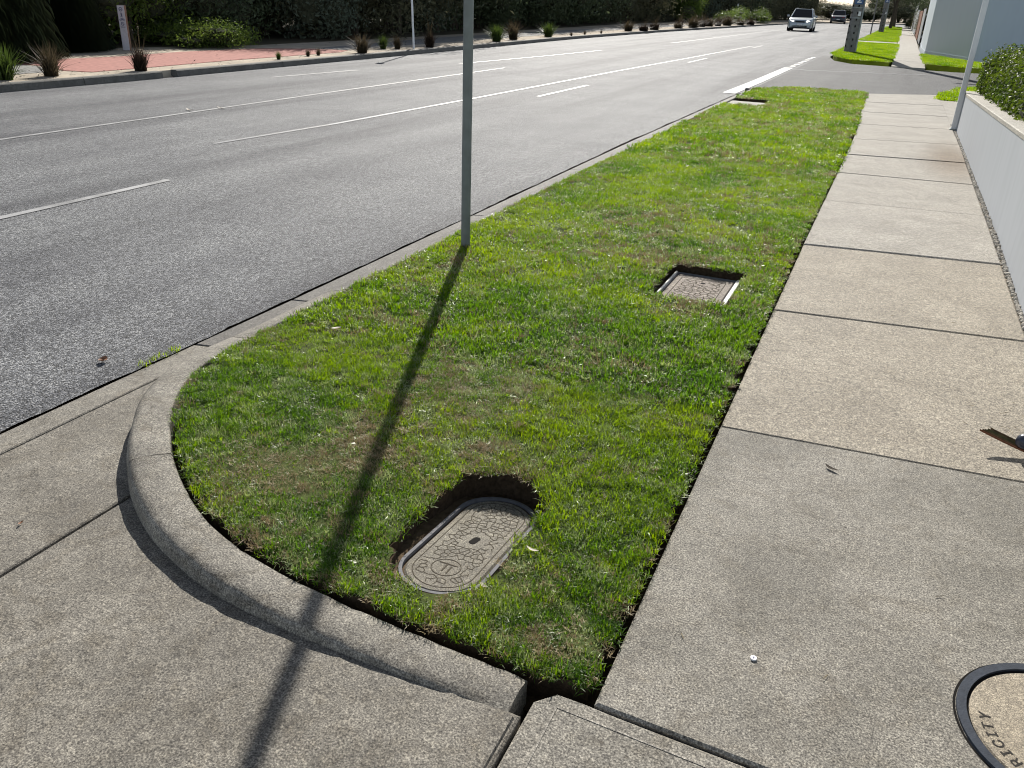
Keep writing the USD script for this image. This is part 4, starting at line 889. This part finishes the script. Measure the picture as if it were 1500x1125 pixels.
def car(label, loc, rz, W, H, Ln, mat, lit):
    """front faces -y before turning"""
    t = thing('car', label, 'car', loc, rz)
    h = W / 2
    # body: sections along y from the front (0) to the back (Ln): (y, half width, bottom, shoulder height)
    secs = [(0, h * .80, .32, .62), (.10, h * .90, .24, .80), (.35, h * .97, .20, .90), (.95, h, .20, .98), (1.6, h, .20, 1.02), (Ln - 1.2, h, .20, 1.04), (Ln - .3, h * .97, .22, 1.02), (Ln - .05, h * .9, .28, .95), (Ln, h * .84, .36, .85)]
    def sec(q):
        y, w, b, z = q
        return [(-w * .93, y, b), (-w, y, b + .14), (-w * 1.0, y, z - .18), (-w * .95, y, z - .03), (-w * .86, y, z), (w * .86, y, z), (w * .95, y, z - .03), (w, y, z - .18), (w, y, b + .14), (w * .93, y, b)]
    V = np.array([sec(q) for q in secs]); n, k = V.shape[:2]; v = V.reshape(-1, 3); f = []
    for i in range(n - 1):
        for j in range(k):
            a, b = i * k + j, i * k + (j + 1) % k; f += [(a, b, b + k), (a, b + k, a + k)]
    for base in (0, (n - 1) * k): f += [(base, base + j, base + j + 1) for j in range(1, k - 1)]
    body = trimesh.Trimesh(v, f, process=True); body.fix_normals()
    obj('body', body, mat, t, smooth=40)
    y0, y1, y2, y3 = 1.15, 1.95, Ln - .95, Ln - .22
    zb, zt = 1.0, H - .03
    def ring(y, z, w): return [(-w, y, z), (w, y, z)]
    A = [(-h * .86, y0, zb), (h * .86, y0, zb), (h * .66, y1, zt), (-h * .66, y1, zt), (h * .66, y2, zt), (-h * .66, y2, zt), (h * .84, y3, zb), (-h * .84, y3, zb)]
    roof = rbox(h * 1.34, y2 - y1 + .1, .05, (0, (y1 + y2) / 2, zt + .005), .02)
    obj('roof', roof, mat if lit else WHITE, t, smooth=40)
    for s in (-1, 1):
        for p, q in (((s * h * .86, y0, zb), (s * h * .66, y1, zt)), ((s * h * .84, y3, zb), (s * h * .66, y2, zt)), ((s * h * .86, (y1 + y2) / 2 + .1, zb), (s * h * .665, (y1 + y2) / 2, zt))):
            obj('pillar', cyl(.045, .035, p, q, 8), mat, t)
    def pane(nm, idx, off):
        q = np.array([A[i] for i in idx]) + off; obj(nm, trimesh.Trimesh(np.vstack([q, q + np.array(off) * .2 - [0, 0, .004]]), [(0, 1, 2), (0, 2, 3), (4, 6, 5), (4, 7, 6)], process=False), GLASS, t)
    pane('windscreen', (0, 1, 2, 3), (0, 0, .01)); pane('rear_window', (7, 6, 4, 5), (0, 0, .01)); pane('side_window', (0, 3, 5, 7), (-.006, 0, 0)); pane('side_window', (1, 2, 4, 6), (.006, 0, 0))
    obj('cabin', [rbox(h * 1.3, .5, .45, (0, 2.0, 1.05), .08), rbox(h * 1.3, .25, .75, (0, 2.45, 1.1), .08), rbox(h * 1.3, .25, .7, (0, 3.3, 1.08), .08)], INTERIOR, t)
    for s in (-1, 1):
        obj('roof_rail', rbox(.04, y2 - y1 - .1, .04, (s * h * .6, (y1 + y2) / 2, zt + .055), .012), RIMM, t)
        m_ = obj('mirror', rbox(.2, .1, .15, (s * (h + .12), 1.35, 1.08), .04), mat, t)
        obj('headlight', T(rbox(.34, .08, .13, (0, 0, 0), .035), (s * h * .66, .085, .72), [(Z, s * 16)]), HEADLIT if lit else TAIL, t)
        obj('fog_lamp', rbox(.16, .03, .08, (s * h * .68, .06, .40), .015), BLACKTRIM, t)
        for y in (.88, Ln - .85):
            w = obj('wheel', T(trimesh.creation.cylinder(.34, .22, sections=24), (s * (h - .10), y, .34), [(Y, 90)]), RUBBER, t, smooth=40)
            obj('rim', T(trimesh.creation.cylinder(.22, .02, sections=20), (s * (h + .012), y, .34), [(Y, 90)]), RIMM, w)
    obj('grille', rbox(h * .75, .04, .13, (0, .02, .68), .02), BLACKTRIM, t)
    obj('lower_intake', rbox(h * 1.25, .06, .17, (0, .03, .36), .03), BLACKTRIM, t)
    obj('number_plate', rbox(.37, .015, .12, (0, -.012, .50), .004), WHITE, t)
    return t
car('silver four-wheel-drive car driving towards the camera with headlights on', (-8.08, 72.6, ZR), 2, 1.87, 1.60, 4.4, CARPAINT, True)
car('dark car with pale roof, seen from behind further down the road', (-8.95, 121.5, ZR), 4, 1.85, 1.58, 4.4, CARDARK, False)

# ------------------------------------------------------------------ small litter
def leaf(label, loc, rz, ln, w, mat, curl=.25, name='fallen_leaf', catg='leaf'):
    t_ = np.linspace(-1, 1, 9); wd = w / 2 * (1 - t_ ** 2) ** .7 + .0004; z = curl * ln * .25 * (t_ ** 2) + .003
    y = ln / 2 * t_; xo = .12 * ln * (t_ ** 2)
    rows = [np.c_[xo - wd, y, z + wd * .35], np.c_[xo, y, z], np.c_[xo + wd, y, z + wd * .35]]
    v = np.vstack(rows + [r_ - [0, 0, .0006] for r_ in rows]); f = []
    for j in (0, 9):
        for i in range(8): a = j + i; f += [(a, a + 9, a + 10), (a, a + 10, a + 1)]
    f += [(a + 27, c + 27, b + 27) for a, b, c in f]
    mm = T(trimesh.Trimesh(v, f, process=False), loc, [(Z, rz)])
    p = obj(name, mm, mat, smooth=True); data(p, label=label, category=catg); return p
DRYLEAF = plain('dry_leaf_pale', (.48, .42, .34), .6, .3, noise=.3, scale=60)
BROWNLEAF = plain('dry_leaf_brown', (.22, .11, .06), .6, .3, noise=.4, scale=60)
TWIG = plain('twig', (.05, .04, .03), .9, .2, noise=.3)
leaf('pale slender dry leaf on grass right of the oval lid', (-.735, 1.93, .032), 80, .045, .009, DRYLEAF)
leaf('pale dry leaf on grass just below the oval lid', (-.805, 1.735, .012), 60, .028, .010, DRYLEAF)
leaf('pale dry leaf lying on the lawn near the kerb', (-2.30, 3.16, .032), -40, .05, .018, DRYLEAF, .5)
leaf('crumpled brown leaf on the asphalt near the gutter', (-3.24, 2.57, ZR + .004), 30, .055, .04, BROWNLEAF, 1.1)
leaf('thin pale leaf on the road beside the long lane line', (-9.3, 9.55, ZR + .006), 70, .22, .03, DRYLEAF, .4)
leaf('thin leaf on the lane line itself, right of its companion', (-9.1, 10.0, ZR + .008), 95, .2, .03, DRYLEAF, .4)
leaf('tiny brown leaf on the driveway left of the kerb corner', (-2.36, 1.45, float(zdrive(-2.36)) + .003), 10, .022, .008, BROWNLEAF, .8)
leaf('dark bit of bark beside the first joint of the footpath', (.05, 2.93, .004), 60, .055, .014, TWIG, .3, 'bark_chip', 'bark')
t = thing('bottle_cap', 'small white cap lying on the footpath', 'cap', (-.048, 1.80, .0))
capm = trimesh.creation.cylinder(.0085, .005, sections=20); obj('cap_shell', T(capm, (0, 0, .0035)), PLASTIC, t)
obj('cap_mark', T(rbox(.003, .007, .0006, (0, 0, 0), .0001), (0, 0, .0063)), INK, t)
# curled strip of bark at the right edge, with a dark round seed pod on it
t = thing('bark_strip', 'curled brown strip of bark at the right edge of footpath', 'bark')
def bark_fibre(k, n=5):
    u0, u1 = k / n, (k + .99) / n
    def sec(q):
        c = np.array([.575 + .05 * (u0 - .3) + .44 * q, 3.43 - .06 * q, .066 - .060 * math.sin(min(1, q * 1.3) * math.pi / 2) + .001 * math.sin(k * 2.1)])
        w = .027 * (.75 + .35 * q); a, b = c + [0, (u0 - .5) * 2 * w, .010 * (u0 - .5) ** 2], c + [0, (u1 - .5) * 2 * w, .010 * (u1 - .5) ** 2]
        return np.array([a - [0, 0, .004], a + [0, .002, .002], (a + b) / 2 + [0, 0, .004], b + [0, -.002, .002], b - [0, 0, .004]])
    return loft(0, 1, sec, .06)
BARKS = [plain('bark_strip_brown', (.12, .075, .035), .75, .3, noise=.6, scale=45, bump=.6, bscale=90), plain('bark_strip_olive', (.085, .075, .03), .75, .3, noise=.5, scale=45), plain('bark_strip_red', (.17, .065, .03), .75, .3, noise=.5, scale=45)]
for k in range(5): obj('fibre', bark_fibre(k), BARKS[(2, 0, 1, 1, 0)[k]], t, smooth=40)
t = thing('seed_pod', 'dark glossy round seed pod on the curled bark strip', 'seed pod', (.715, 3.40, .062))
obj('pod', T(trimesh.creation.icosphere(3, .030), (0, 0, 0)), plain('pod_dark', (.03, .035, .055), .22, .6, noise=.2), t, smooth=True)
obj('stalk', cyl(.004, .003, (0, 0, -.028), (.02, .02, -.055), 6), TWIG, t)
# clippings on the path
rng = np.random.default_rng(8)
cl = []
for k in range(46):
    x, y = rng.normal(.70, .07), rng.normal(3.62, .12)
    if k > 30: x, y = rng.uniform(-.3, .7), rng.uniform(1.7, 8)
    a = rng.random() * 6.28; ln = rng.uniform(.01, .03); d = np.array([math.cos(a), math.sin(a)]) * ln
    if x < .84: cl.append(cyl(.0011, .0006, (x, y, .004), (x + d[0], y + d[1], .006), 4))
obj('grass_clippings', cl, STRAW, kind='stuff', label='loose grass clippings scattered on the footpath', category='clippings')
# weeds in the gutter joint
wd = [T(blades(rng, 26, .03, .028, .003, .9), (-3.045 + rng.uniform(-.012, .02), y, -.115)) for y in rng.uniform(2.62, 2.92, 5)]
obj('gutter_weeds', wd, GRASS, kind='stuff', label='tiny weeds in the joint between asphalt and gutter', category='weeds')
